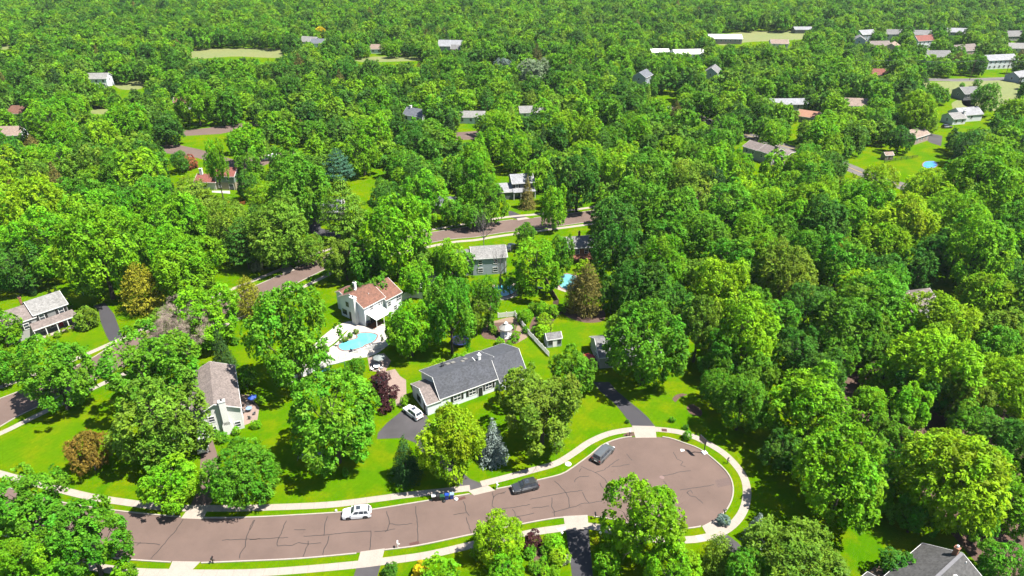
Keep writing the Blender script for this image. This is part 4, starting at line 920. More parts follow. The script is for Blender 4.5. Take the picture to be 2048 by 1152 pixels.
for sg in (-1, 1):
    MB().tube([(sg * 2.3, -.6, 0), (sg * 2.3, .6, 0)], .05, 6).tube([(sg * 2.3, 0, 0), (sg * 2.1, 0, 1.0)], .05, 6).tube([(sg * 2.1, 0, .98), (sg * 1.75, -.6, .94)], .015, 4).tube([(sg * 2.1, 0, .98), (sg * 1.75, .6, .94)], .015, 4).build('stand', GALV, t)
MB().tube([(-2.3, 0, .05), (2.3, 0, .05)], .05, 6).build('base_rail', GALV, t)
t = thing('garden_sofa', 'white garden sofa on the lawn behind the arborvitae row', 'sofa', tuple(U(35, 560)), .25)
MB().box(-1.5, 1.5, -.4, .4, .2, .45).build('seat', WHITE, t, bevel=.05); MB().box(-1.5, 1.5, .41, .6, .2, .95).build('backrest', WHITE, t, bevel=.05)
for x in (-1.62, 1.52): MB().box(x, x + .14, -.4, .6, .2, .7).build('armrest', WHITE, t)
t = thing('garden_arch', 'thin white arch standing in the shade beyond the porch', 'arch', tuple(U(173, 590)), .2)
MB().tube([(-.6, 0, 0), (-.6, 0, 1.6), (-.42, 0, 2.1), (0, 0, 2.35), (.42, 0, 2.1), (.6, 0, 1.6), (.6, 0, 0)], .05, 6).build('hoop', WHITE, t)
p = U(1769, 321); h = House('small_shed', 'small tan shed with pinkish roof on the sunny lawn', 'shed', (p.x, p.y), 8, 'the small tan shed on the lawn', 2.5, (1.5, 1.2))
h.wing(0, 3.4, [(0, 2.0), (1.4, 2.9), (2.8, 2.0)], W_TAN, R_TAN, over=.15); h.door('f', 0, 1.7, 1.2, 1.8, WOOD)
p = U(1663, 533); h = House('red_shed', 'shed with a bright red roof among the woodland trees', 'shed', (p.x, p.y), -12, 'the red roofed woodland shed', 3, (1.8, 1.5))
h.wing(0, 3.6, [(0, 2.2), (1.6, 3.2), (3.2, 2.2)], W_TAN, mat('red_roof', (.55, .07, .05), .6, .08, 1), over=.2); h.door('f', 0, 1.8, 1.1, 1.9, WOOD)
p = U(858, 573); h = House('carport_shed', 'small shed with a silver roof at the end of the white fence', 'shed', (p.x, p.y), 45, None, 2.5, (1.2, 1.2))
h.wing(0, 2.4, [(0, 2.1), (1.3, 2.9), (2.6, 2.1)], W_GREY, R_SILVER, over=.15); h.door('f', 0, 1.2, .9, 1.8, WHITE)

# ------------------------------------------------------------------ street furniture
t = thing('basketball_hoop', 'portable basketball hoop with white base at the kerb of the cul-de-sac', 'basketball hoop', tuple(U(1406, 907, .012)), R_(205))
MB().box(-.75, .15, -.42, .42, .002, .22).build('base', WHITE, t, bevel=.06)
MB().tube([(-.2, 0, .2), (-.1, 0, 3.1)], .09, 8).tube([(-.12, 0, 2.5), (.55, 0, 3.1)], .04, 6).tube([(-.1, 0, 3.1), (.55, 0, 3.35)], .04, 6).build('pole', DARK, t)
MB().box(.55, .60, -.75, .75, 2.95, 3.9).build('backboard', mat('clear_board', (.42, .36, .33), .25, .05, 2), t)
MB().box(.50, .64, -.86, -.76, 2.86, 3.99).box(.50, .64, .76, .86, 2.86, 3.99).box(.50, .64, -.755, .755, 2.86, 2.945).box(.50, .64, -.755, .755, 3.905, 3.99).build('board_frame', DARK, t)
MB().tube([(.85 + .23 * math.cos(a * math.pi / 6), .23 * math.sin(a * math.pi / 6), 3.05) for a in range(13)], .02, 5).build('rim', mat('orange_rim', (.7, .12, .02), .5), t)
nm = MB()
for a in range(12):
    x = a * math.pi / 6; nm.tube([(.85 + .22 * math.cos(x), .22 * math.sin(x), 3.04), (.85 + .13 * math.cos(x + .3), .13 * math.sin(x + .3), 2.62)], .008, 4)
nm.build('net', WHITE, t)
def mailbox(label, p, m, rz, pm=None, hgt=1.05):
    t = thing('mailbox', label, 'mailbox', tuple(p), rz)
    MB().box(-.055, .055, -.055, .055, 0, hgt).box(-.045, .045, -.35, -.056, hgt - .35, hgt - .27).build('post', pm or m, t)
    q = [(-.11, 0), (.11, 0), (.11, .14)] + [(.11 * math.cos(a), .14 + .11 * math.sin(a)) for a in np.linspace(.3, 2.84, 7)] + [(-.11, .14)]
    MB().section([(y, hgt + z + .01) for y, z in q], -.27, .27).build('box', m, t)
    MB().box(.12, .14, -.135, -.115, hgt + .1, hgt + .32).build('flag', RED, t)
    return t
mailbox('white mailbox with a white post by the apron below the white car', U(796, 1096), WHITE, 1.7, hgt=1.15)
mailbox('black mailbox on a thick post at the kerb near the bottom apron', U(426.6, 1127), BLACK, 1.5, hgt=1.1)
mailbox('slim black mailbox beside the grey driveway apron', U(1190, 1038), BLACK, 1.6, hgt=1.1)
mailbox('dark mailbox standing by the blue-grey shrub at the bulb', U(1448, 1030), BLACK, .3)
mailbox('white mailbox by the shaded apron beyond the kerbside bins', U(994, 977), WHITE, 1.9)
mailbox('white and dark mailbox in the mulch bed at the top of the bulb', U(1259, 872), WHITE, 1.2, DARK)
mailbox('dark mailbox on the verge below the basketball hoop', U(1454.6, 927), DARK, .9)
mailbox('white mailbox under the small tree beside the drive', U(348, 1029), WHITE, 1.6)
mailbox('black mailbox on the verge of the second street', U(546, 594), BLACK, .6)
t = thing('marker_post', 'short white utility marker on the verge by the white car', 'marker post', tuple(U(672.7, 1024)))
MB().box(-.14, .14, -.11, .11, 0, .5).cyl((0, 0), .13, .501, .62, 8, .04).build('body', WHITE, t)
t = thing('marker_post', 'small white post at the verge end by the bottom kerb', 'marker post', tuple(U(257.5, 1127)))
MB().box(-.1, .1, -.1, .1, 0, .45).cyl((0, 0), .1, .451, .55, 8, .04).build('body', WHITE, t)
for label, p in (('black garden lamp post with white globe beside the flower bed', (1123, 1086)), ('black garden lamp post with white globe under the big bright maple', (1199, 1086))):
    t = thing('lamp_post', label, 'lamp post', tuple(U(*p)))
    MB().tube([(0, 0, 0), (0, 0, 2.0)], [.06, .045], 8).build('pole', DARK, t)
    MB().cyl((0, 0), .09, 2.0, 2.1, 8, .16).cyl((0, 0), .16, 2.1, 2.34, 8).build('lantern', WHITE, t); MB().cyl((0, 0), .2, 2.341, 2.48, 8, .04).build('cap', WHITE, t)
t = thing('garden_light', 'low grey and white path light at the corner of the worn driveway', 'path light', tuple(U(775, 1131)))
MB().cyl((0, 0), .12, 0, .5, 8).build('base', WHITE, t); MB().cyl((0, 0), .2, .501, .72, 8, .1).build('shade', GALV, t)
def bin_(label, p, m, lid, rz, s=1.0):
    t = thing('wheelie_bin', label, 'bin', tuple(p), rz, 'bins put out at the kerb')
    MB().add([(-.23, -.25, .06), (.23, -.25, .06), (.23, .25, .06), (-.23, .25, .06), (-.29, -.32, 1.0 * s), (.29, -.32, 1.0 * s), (.29, .34, 1.0 * s), (-.29, .34, 1.0 * s)], [(3, 2, 1, 0), (4, 5, 6, 7), (0, 1, 5, 4), (1, 2, 6, 5), (2, 3, 7, 6), (3, 0, 4, 7)]).build('body', m, t)
    MB().add([(-.31, -.36, s + .002), (.31, -.36, s + .002), (.31, .38, s + .002), (-.31, .38, s + .002), (-.27, -.3, s + .09), (.27, -.3, s + .09), (.27, .33, s + .13), (-.27, .33, s + .13)], [(3, 2, 1, 0), (4, 5, 6, 7), (0, 1, 5, 4), (1, 2, 6, 5), (2, 3, 7, 6), (3, 0, 4, 7)]).build('lid', lid, t)
    for x in (-.26, .26): MB().section([(.3 + .09 * math.cos(a), .09 + .09 * math.sin(a)) for a in np.linspace(0, 6.28, 9)[:-1]], x - .03, x + .03).build('wheel', BLACK, t)
def bag(label, p, m, r=.33):
    t = thing('rubbish_bag', label, 'bag', tuple(p), p[0], 'bags of rubbish at the kerb')
    mb = MB(); n = 8; rings = [(.0, .45), (.12, .95), (.35, 1.0), (.52, .75), (.64, .25), (.76, .34)]; rr = random.Random(int(p[0] * 10))
    for z, f in rings:
        for j in range(n): a = 2 * math.pi * j / n; q = r * f * rr.uniform(.86, 1.12); mb.v.append((q * math.cos(a), q * math.sin(a), z * r * 1.5))
    for i in range(len(rings) - 1):
        for j in range(n): mb.f.append((i * n + j, i * n + (j + 1) % n, (i + 1) * n + (j + 1) % n, (i + 1) * n + j))
    mb.f.append(tuple((len(rings) - 1) * n + j for j in range(n))); mb.build('sack', m, t)
bin_('black wheelie bin beside the grass verge in the kerbside row', U(868, 1000, .012), BLACK, WHITE, 1.75)
bin_('black wheelie bin next to the small green bin', U(876, 1000, .012), BLACK, DARK, 1.7)
bin_('small green bin in the kerbside row', U(884.5, 999, .012), GREENB, GREENB, 1.7, .85)
bin_('blue recycling bin in the kerbside row', U(894, 998, .012), BLUE, BLUE, 1.65)
bin_('blue recycling bin with a pale lid near the rusty drain', U(904, 996.5, .012), BLUE, mat('pale_blue_plastic', (.35, .5, .75)), 1.7)
bag('white rubbish bag in front of the rusty drain', U(912.5, 999, .012), WHITE); bag('black rubbish bag below the green bin', U(888, 1003, .012), BLACK)
def drain(label, p, ang, w=1.5, d=.55):
    t = thing('storm_drain', label, 'drain', (p.x, p.y, .012), ang)
    MB().box(-w / 2, w / 2, -d / 2, d / 2, .001, .02).build('frame', RUST, t); g = MB()
    for i in range(9): x = -w / 2 + .12 + i * (w - .24) / 8; g.box(x - .03, x + .03, -d / 2 + .06, d / 2 - .06, .0205, .03)
    g.build('grate', mat('drain_grate', (.09, .03, .022), .8), t)
drain('rusty red storm drain at the kerb beside the bins', U(921.9, 997.5), .42); drain('rusty red storm drain at the near kerb by the white mailbox', U(828.7, 1087), .3); drain('rusty drain in the walk at the top of the bulb', U(1328.5, 860.5), -.1, 1.0, .8)
for label, p, r, m, z in (('pinkish round manhole cover in the cul-de-sac', (1323.8, 955), .42, mat('manhole', (.30, .19, .17), .8, .15, 4), .012), ('white utility cover on the grass verge between the dark car and the minivan', (1136.5, 928), .55, WHITE, .0)):
    t = thing('utility_cover', label, 'cover', tuple(U(*p, z))); MB().cyl((0, 0), r, .001, .03, 18).build('plate', m, t); MB().cyl((0, 0), r * .8, .0305, .036, 18).build('lid', m, t)
struct(sheet('road_marking', [(1361, 898), (1368, 898.5), (1369, 902), (1362, 903)], .0165, WHITE))
t = thing('yellow_marker', 'yellow plastic tub beside the second street kerb', 'tub', tuple(U(563, 586)))
MB().cyl((0, 0), .35, 0, .55, 12, .42).build('tub', YELLOW, t)
t = thing('yellow_tub', 'yellow paddling tub behind the white panel fence', 'tub', tuple(U(849, 570)))
MB().cyl((0, 0), .5, 0, .45, 14, .6).build('tub', YELLOW, t)
def pole(label, p, ang):
    t = thing('utility_pole', label, 'utility pole', tuple(U(*p)), ang)
    MB().tube([(0, 0, 0), (0, 0, 11.5)], [.17, .11], 8).build('pole', WOOD, t); MB().box(-1.3, 1.3, -.06, .06, 10.6, 10.75).build('crossarm', WOOD, t)
    for x in (-1.2, -.5, .5, 1.2): MB().cyl((x, 0), .06, 10.751, 10.95, 8).build('insulator', GALV, t)
    return U(*p)
P1 = pole('wooden utility pole by the far street beside the small bushes', (1939, 160), .1); P2 = pole('wooden utility pole by the far street under the large white house', (2008, 160), .1)
P0 = U(1812, 158); P0 = Vector((P0.x, P0.y, 0)); P3 = Vector((P2.x + 60, P2.y - 4, 0)); P00 = Vector((P0.x - 55, P0.y + 6, 0))
pole('wooden utility pole half buried in crowns beside the far street', (1812, 158), .1)
wm = MB()
for a, b in ((P00, P0), (P0, P1), (P1, P2), (P2, P3)):
    for dx, z in ((-1.2, 10.95), (.5, 10.95), (1.2, 10.95), (0, 8.2)):
        wm.tube([(a.x + (b.x - a.x) * i / 8, a.y + (b.y - a.y) * i / 8 + dx * .3, z - 1.1 * (1 - (i / 4 - 1) ** 2)) for i in range(9)], .045, 4)
tag(wm.build('power_line', GALV), 'sagging overhead power lines along the far street', 'power line')

# ------------------------------------------------------------------ cars
def car(label, px_front, px_rear, body, side, kind='suv', roofm=None, z=.012, sc=1.0):
    """px_front / px_rear: ground contact of the visible wheels; side -1: they are on the car's right, +1: on its left"""
    a, b = U(*px_front, z), U(*px_rear, z); d = (a.xy - b.xy).normalized(); n = Vector((-d.y, d.x))
    c = (a.xy + b.xy) / 2 - n * side * .82
    return car_at(label, (c.x, c.y, z), math.atan2(d.y, d.x), body, kind, roofm, sc)
def car_at(label, loc, rz, body, kind='suv', roofm=None, sc=1.0):
    t = thing('parked_car', label, 'minivan' if kind == 'van' else 'car', loc, rz); t.scale = (sc, sc, sc)
    L, Wd, H = {'suv': (4.6, 1.86, 1.68), 'van': (5.05, 1.95, 1.75), 'sedan': (4.7, 1.82, 1.45)}[kind]
    hl, hw, wr, wb = L / 2, Wd / 2, .36, {'suv': 1.34, 'van': 1.5, 'sedan': 1.36}[kind]
    belt = .98 if kind != 'sedan' else .9
    # lower body: side outline with wheel arches, lofted across the width with rounded sides
    prof = [(-hl, .45), (-hl + .03, .28), (-wb - .46, .25)]
    for k in range(7): a = math.pi * (1 - k / 6); prof.append((-wb + .44 * math.cos(a), .30 + .44 * math.sin(a)))
    prof += [(-wb + .46, .22), (wb - .46, .22)]
    for k in range(7): a = math.pi * (1 - k / 6); prof.append((wb + .44 * math.cos(a), .30 + .44 * math.sin(a)))
    nose = {'suv': [(hl - .05, .28), (hl, .5), (hl - .03, .78), (hl - .25, .93), (hl - 1.15, belt + .06)], 'van': [(hl - .05, .28), (hl, .5), (hl - .06, .75), (hl - .4, .95), (hl - .95, belt + .1)], 'sedan': [(hl - .05, .25), (hl, .45), (hl - .05, .66), (hl - .3, .78), (hl - 1.3, belt)]}[kind]
    tail = {'suv': [(-hl + .12, belt + .02), (-hl + .02, .8)], 'van': [(-hl + .1, belt + .02), (-hl + .02, .75)], 'sedan': [(-hl + .75, belt), (-hl + .08, belt - .04), (-hl, .7)]}[kind]
    prof += [(wb + .48, .25)] + nose + tail
    mb = MB(); n = len(prof); rows = [(-1.0, .93), (-.94, .0), (.94, .0), (1.0, .93)]
    ys = [(-hw + .05, 0), (-hw, 1), (hw, 1), (hw - .05, 0)]
    ring = []
    for y in (-hw, -hw + .09, hw - .09, hw):
        ed = abs(y) == hw
        for x, z_ in prof:
            cx = 1 - .035 * (1 if ed else 0) if abs(x) > hl - .5 else 1.0
            mb.v.append((x * cx, y * (1 - (.06 if abs(x) > hl - .35 else 0)), z_ if not ed else (z_ if z_ < belt - .12 else z_ - .07)))
    for r in range(3):
        for i in range(n): mb.f.append((r * n + i, r * n + (i + 1) % n, (r + 1) * n + (i + 1) % n, (r + 1) * n + i))
    for r in (0, 3):
        for tr in tessellate_polygon([[Vector((x, z_, 0)) for x, z_ in prof]]): mb.f.append(tuple(r * n + i for i in tr))
    bo = mb.build('body', body, t)
    bm = bmesh.new(); bm.from_mesh(bo.data); bmesh.ops.recalc_face_normals(bm, faces=bm.faces); bm.to_mesh(bo.data); bm.free()
    # cabin
    wf, rf, rr, wr_ = {'suv': (hl - 1.22, hl - 2.0, -hl + .55, -hl + .14), 'van': (hl - .98, hl - 1.75, -hl + .38, -hl + .12), 'sedan': (hl - 1.38, hl - 2.15, -hl + 1.25, -hl + .72)}[kind]
    b0, t0 = hw - .06, hw - .26
    bz, tz = belt - .06, H
    V = [(wf, -b0, bz), (wf, b0, bz), (wr_, b0, bz), (wr_, -b0, bz), (rf, -t0, tz - .07), (rf, t0, tz - .07), (rr, t0, tz - .05), (rr, -t0, tz - .05)]
    MB().add(V, [(0, 1, 5, 4), (1, 2, 6, 5), (2, 3, 7, 6), (3, 0, 4, 7), (4, 5, 6, 7)]).build('cabin', body, t)
    rp = MB()
    gx = np.linspace(rf, rr, 6); gy = np.linspace(-t0, t0, 5)
    for x in gx:
        for y in gy: rp.v.append((x, y, tz - .065 + .012 + .07 * (1 - (y / t0) ** 2 * .6 - .4 * ((x - (rf + rr) / 2) / ((rf - rr) / 2)) ** 2)))
    for i in range(5):
        for j in range(4): rp.f.append((i * 5 + j, i * 5 + j + 1, (i + 1) * 5 + j + 1, (i + 1) * 5 + j))
    ro = rp.build('roof', roofm or body, t, True)
    def pane(name, q, f, s0=.06, s1=.94, t0_=.1, t1=.9):
        A, B, Cc, D = [Vector(V[i]) for i in q]           # bottom a-b, top d-c
        def P(s, u): return (A.lerp(B, s)).lerp(D.lerp(Cc, s), u)
        nr = (B - A).cross(D - A).normalized()
        if nr.dot((A + Cc) / 2 - Vector((0, 0, 1.2))) < 0: nr = -nr
        pts = [P(s0, t0_), P(s1, t0_), P(s1, t1), P(s0, t1)]
        o = MB().add([p + nr * .008 for p in pts] + [p - nr * .02 for p in pts], [(0, 1, 2, 3), (4, 5, 1, 0), (5, 6, 2, 1), (6, 7, 3, 2), (7, 4, 0, 3)]).build(name, GLASS, f)
        return o
    pane('windscreen', (0, 1, 5, 4), t); pane('rear_window', (2, 3, 7, 6), t, .08, .92, .25 if kind != 'sedan' else .1, .9)
    for q in ((1, 2, 6, 5), (0, 3, 7, 4)):
        pane('side_window', q, t, .10, .38, .14, .84); pane('side_window', q, t, .405, .68, .14, .86); pane('side_window', q, t, .705, .93, .16, .84)
    if kind == 'suv' : MB().box(rf - .95, rf - .25, -.42, .42, tz - .02, tz + .03).build('sunroof', GLASS, t)
    if kind == 'van' or kind == 'suv':
        for s in (-1, 1): MB().tube([(rf - .1, s * (t0 - .05), tz - .03), (rf - .25, s * (t0 - .05), tz + .05), (rr + .25, s * (t0 - .05), tz + .05), (rr + .1, s * (t0 - .05), tz - .02)], .022, 5).build('roof_rail', DARK, t)
    for x in (-wb, wb):
        for s in (-1, 1):
            w_ = MB()
            y0, y1 = sorted((s * (hw - .24), s * (hw - .01)))
            q = [(x + wr * math.cos(k * math.pi / 9), wr + wr * math.sin(k * math.pi / 9)) for k in range(18)]
            for y in (y0, y1):
                for a_, b_ in q: w_.v.append((a_, y, b_))
            for k in range(18): w_.f.append((k, (k + 1) % 18, 18 + (k + 1) % 18, 18 + k))
            w_.f += [tuple(range(18)), tuple(range(18, 36))]
            w = w_.build('wheel', mat('tyre_rubber', (.018, .018, .019), .85, .1, 4), t)
            rm = MB(); yr = s * (hw - .005)
            for k in range(5):
                a = 2 * math.pi * k / 5 + .3; rm.add([(x, yr, wr), (x + .24 * math.cos(a - .28), yr, wr + .24 * math.sin(a - .28)), (x + .24 * math.cos(a + .28), yr, wr + .24 * math.sin(a + .28))], [(0, 1, 2)])
            rm.build('rim', STEEL, w)
    for s in (-1, 1):
        y = s * (hw - .32)
        MB().box(hl - .16, hl - .02, y - .2, y + .2, .66, .80).build('headlight', mat('lamp_lens', (.72, .74, .78), .12, .04, 3), t)
        MB().box(-hl - .0, -hl + .1, s * (hw - .2) - .13, s * (hw - .2) + .13, .78, .96).build('tail_light', mat('red_lens', (.35, .01, .012), .2, .05, 3), t)
        MB().box(wf - .35, wf - .18, s * (hw + .02) - .09, s * (hw + .02) + .09, belt + .02, belt + .18).build('mirror', body, t, bevel=.02)
        MB().box(-wb + .5, wb - .5, s * (hw - .03) - .02, s * (hw - .03) + .025, .2, .32).build('sill', BLACK, t)
    MB().box(hl - .1, hl + .015, -.62, .62, .30, .56).build('grille', BLACK, t, bevel=.03)
    MB().box(-hl - .012, -hl + .1, -.7, .7, .28, .46).build('bumper', BLACK, t, bevel=.02)
    MB().box(-hl - .02, -hl + .05, -.26, .26, .58, .70).build('plate', WHITE, t)
    return t
PW = paint('white_car_paint', (.80, .80, .80)); PD = paint('grey_car_paint', (.075, .08, .088), .3); PS = paint('silver_car_paint', (.24, .26, .265), .45); PB = paint('dark_car_paint', (.03, .03, .035))
car('white car with dark sunroof parked at the far kerb of the street', (696.8, 1040), (731, 1037), PW, 1)
car('dark grey car parked at the kerb where the street widens', (1037, 988.5), (1069, 981), PD, 1)
car('silver grey minivan parked facing away at the mouth of the bulb', (1223, 907), (1205, 925), PS, -1, 'van')
car('white car parked on the driveway against the gambrel garage', (811, 826.5), (828.5, 840), PW, 1, z=.022)
car_at('white car half hidden by the dense maple beside the drive', tuple(U(408, 893, .022)), 1.9, PW, 'suv')
car_at('white car on the far brown street near the red roofed house', tuple(U(548, 314, .012)), .3, PW, 'sedan')
car_at('dark car in shade on the far brown street', tuple(U(536, 321, .012)), .4, PB, 'sedan')
car_at('dark car beside the white house with two pale roofs', tuple(U(1893, 256, .0)), .1, PD, 'suv')
car_at('silver car on the drive behind the pale blue house', tuple(U(1021, 498, .0)), 1.2, PS, 'suv')
car_at('dark car on the shaded drive behind the white panel fence', tuple(U(842, 556, .022)), .5, PB, 'suv')
car_at('dark car beside the large white house of the estate', tuple(U(1956, 121, .012)), 1.2, PB, 'suv')

# ------------------------------------------------------------------ trees: prototypes of width 1 and height 1, copied and scaled
LEAF = leaf_mat('leaf'); NEEDLE = leaf_mat('needle', True, .18); LEAF_FAR = leaf_mat('leaf_far', False)
NEEDLE_FAR = leaf_mat('needle_far', False, .15)
def quads(name, P, N, T, ln, wd, tint, m):
    n = len(P); B = np.cross(N, T); B /= np.linalg.norm(B, axis=1)[:, None] + 1e-9
    V = np.empty((n, 4, 3), np.float32); l = ln[:, None]; w = wd[:, None]; droop = N * (l * .18)
    V[:, 0] = P + T * l - droop; V[:, 1] = P + B * w + droop * .5; V[:, 2] = P - T * l - droop; V[:, 3] = P - B * w + droop * .5
    me = bpy.data.meshes.new(name); me.vertices.add(4 * n); me.vertices.foreach_set('co', V.ravel())
    me.loops.add(4 * n); me.loops.foreach_set('vertex_index', np.arange(4 * n, dtype=np.int32))
    me.polygons.add(n); me.polygons.foreach_set('loop_start', np.arange(0, 4 * n, 4, dtype=np.int32))
    a = me.attributes.new('tint', 'FLOAT_COLOR', 'FACE'); c = np.ones((n, 4), np.float32); c[:, :2] = tint; a.data.foreach_set('color', c.ravel())
    me.materials.append(m); me.update(calc_edges=True); me.validate()
    return me
def unit(a): return a / (np.linalg.norm(a, axis=-1, keepdims=True) + 1e-9)
def tang(N, rg, pref=None, k=0.0):
    r = rg.normal(size=N.shape)
    if pref is not None: r = r * (1 - k) + pref * k * 2
    return unit(r - N * np.sum(r * N, 1)[:, None])
def broad(name, seed, form, ncards, card, m, z0=.17):
    rg = np.random.default_rng(seed)
    nl, rl0, rl1, ci, co = {'m': (50, .085, .165, .62, .90), 'o': (44, .06, .125, .50, .92), 'w': (44, .07, .14, .5, .9), 'f': (38, .12, .21, .58, .80), 'b': (16, .17, .27, .45, .72), 't': (34, .13, .22, .50, .80), 'h': (1, .48, .49, 0, .01)}[form]
    L, Rr, D0 = [], [], []
    ph = rg.uniform(0, 6.28, 6)
    for i in range(nl):
        u = -.62 + 1.60 * (i + .5) / nl; u = min(u, .985); t = i * 2.39996 + rg.uniform(-.5, .5); s = math.sqrt(max(0, 1 - u * u))
        d = np.array([s * math.cos(t), s * math.sin(t), u])
        e = 1 + .17 * math.sin(2 * t + ph[0]) * s + .14 * math.sin(3 * t + ph[1] + 2 * u) * s + .10 * math.sin(5 * u + ph[2])
        e *= .90 if u < -.2 else 1.0
        r = rg.uniform(rl0, rl1); k = rg.uniform(ci, co) * e
        if form == 't': k *= .85 + .25 * u
        L.append(d * np.array([.5, .5, (1 - z0) / 2]) * k); Rr.append(r * rg.uniform(.85, 1.2)); D0.append(d)
    for i in range(6 if form not in 'bh' else 0):      # inner lobes so that the crown is not hollow
        d = unit(rg.normal(size=3)); L.append(d * np.array([.5, .5, (1 - z0) / 2]) * rg.uniform(.1, .4)); Rr.append(rg.uniform(.10, .16)); D0.append(np.array([0, 0, 1.]))
    L, Rr, D0 = np.array(L), np.array(Rr), np.array(D0); zc = z0 + (1 - z0) / 2
    if form == 'h': L[:] = 0; Rr[:] = .5
    per = 9 if form != 'f' else 7; ncl = ncards // per
    pr = Rr ** 2 / np.sum(Rr ** 2); li = rg.choice(len(L), ncl, p=pr)
    d = unit(rg.normal(size=(ncl, 3))); o = D0[li]
    bad = np.sum(d * o, 1) < -.15; d[bad] = unit(d[bad] + o[bad] * 1.3)
    Pc = L[li] + d * Rr[li][:, None] * rg.uniform(.78, 1.10, ncl)[:, None] * np.array([1, 1, .86])
    ct = np.clip(.5 + .16 * rg.normal(size=ncl) + .12 * rg.normal(size=len(L))[li], 0, 1); ch = np.clip(.5 + .22 * rg.normal(size=len(L))[li] + .1 * rg.normal(size=ncl), 0, 1)
    up = np.array([0, 0, 1.]); n = ncl * per; dd = np.repeat(d, per, 0); oo = np.repeat(o, per, 0)
    Nc = unit(d * .55 + up * .62 + rg.normal(size=(ncl, 3)) * .34); A1 = unit(np.cross(Nc, rg.normal(size=(ncl, 3)))); A2 = np.cross(Nc, A1)
    rr_ = np.sqrt(rg.uniform(0, 1, n)) * card * rg.uniform(1.5, 2.7, ncl).repeat(per); th_ = rg.uniform(0, 6.283, n)
    P = np.repeat(Pc, per, 0) + np.repeat(A1, per, 0) * (rr_ * np.cos(th_))[:, None] + np.repeat(A2, per, 0) * (rr_ * np.sin(th_))[:, None] - np.repeat(Nc, per, 0) * (rr_ ** 2 / card * .16)[:, None] + rg.normal(size=(n, 3)) * (card * .3)
    N = unit(np.repeat(Nc, per, 0) + rg.normal(size=(n, 3)) * .36)
    T = tang(N, rg, unit(oo + dd + up * .5), .55 if form == 'f' else .25)
    ln = card * rg.uniform(.7, 1.25, n) * (1.35 if form == 'f' else 1); wd = ln * (rg.uniform(.32, .48, n) if form == 'f' else rg.uniform(.07, .12, n) if form == 'w' else rg.uniform(.55, .85, n))
    if form == 'w': ln = ln * 2.2
    tint = np.stack([np.clip(np.repeat(ct, per) + .13 * rg.normal(size=n), 0, 1), np.clip(np.repeat(ch, per) + .08 * rg.normal(size=n), 0, 1)], 1)
    q = np.percentile(np.hypot(P[:, 0], P[:, 1]), 99.0); P[:, :2] *= .5 / q
    lo, hi = np.percentile(P[:, 2], .7), np.percentile(P[:, 2], 99.6); P[:, 2] = z0 + (P[:, 2] - lo) / (hi - lo) * (1 - z0)
    return quads(name, P, N, T, ln, wd, tint, m)
def conifer(name, seed, form, ncards, card, m):
    rg = np.random.default_rng(seed); P, N, T, ct = [], [], [], []
    nw, z0 = {'s': (17, .06), 'p': (10, .22), 'j': (15, .03), 'a': (18, .02)}[form]
    tot = 0; br = []
    for k in range(nw):
        f = k / (nw - 1); z = z0 + (.97 - z0) * f
        r = {'s': .5 * (1 - f) ** .85 + .015, 'p': .5 * (1 - f ** 2.2) * (.75 if f < .1 else 1) + .06, 'j': .5 * (1 - f ** 1.8) ** .75 * (.8 + .2 * min(1, f * 5)) + .03, 'a': .5 * (1 - f ** 1.7) ** .8 + .03}[form]
        nb = max(4, int({'s': 15, 'p': 8, 'j': 13, 'a': 12}[form] * (r / .5) ** .6 + 3)); off = rg.uniform(0, 6.28)
        for b in range(nb):
            rr = r * rg.uniform(*{'s': (.82, 1.08), 'p': (.62, 1.12), 'j': (.75, 1.1), 'a': (.9, 1.05)}[form]); br.append((z + rg.uniform(-.02, .02), off + 6.283 * (b + rg.uniform(-.3, .3)) / nb, rr))
    wsum = sum(b[2] for b in br)
    for z, t, rr in br:
        n = max(4, int(ncards * rr / wsum)); s = rg.uniform(.12 if form != 'p' else .42, 1, n) ** .7
        lift = {'s': -.16, 'p': .10, 'j': .35, 'a': .6}[form]
        d = np.array([math.cos(t), math.sin(t), 0.]); sd = np.array([-math.sin(t), math.cos(t), 0.])
        wdth = {'s': .05, 'p': .085, 'j': .055, 'a': .04}[form] * (1.2 - .6 * s)
        p = d * (rr * s)[:, None] + sd * (rg.normal(size=n) * wdth)[:, None]
        p[:, 2] += z + lift * rr * s ** 1.5 * (.6 if form in 'ja' else 1) + rg.normal(size=n) * (.012 if form in 'ps' else .02)
        nn_ = unit(np.array([0, 0, 1.]) * (1.0 if form in 'ps' else .5) + d * .45 + rg.normal(size=(n, 3)) * .42)
        P.append(p); N.append(nn_); T.append(tang(nn_, rg, d + np.array([0, 0, lift]), .6)); ct.append(np.clip(.5 + .14 * rg.normal() + .17 * rg.normal(size=n), 0, 1))
    P, N, T, ct = np.concatenate(P), np.concatenate(N), np.concatenate(T), np.concatenate(ct); n = len(P)
    ln = card * rg.uniform(.8, 1.3, n); wd = ln * rg.uniform(.32, .5, n)
    return quads(name, P, N, T, ln, wd, np.stack([ct, np.clip(.5 + .2 * rg.normal(size=n), 0, 1)], 1), m)
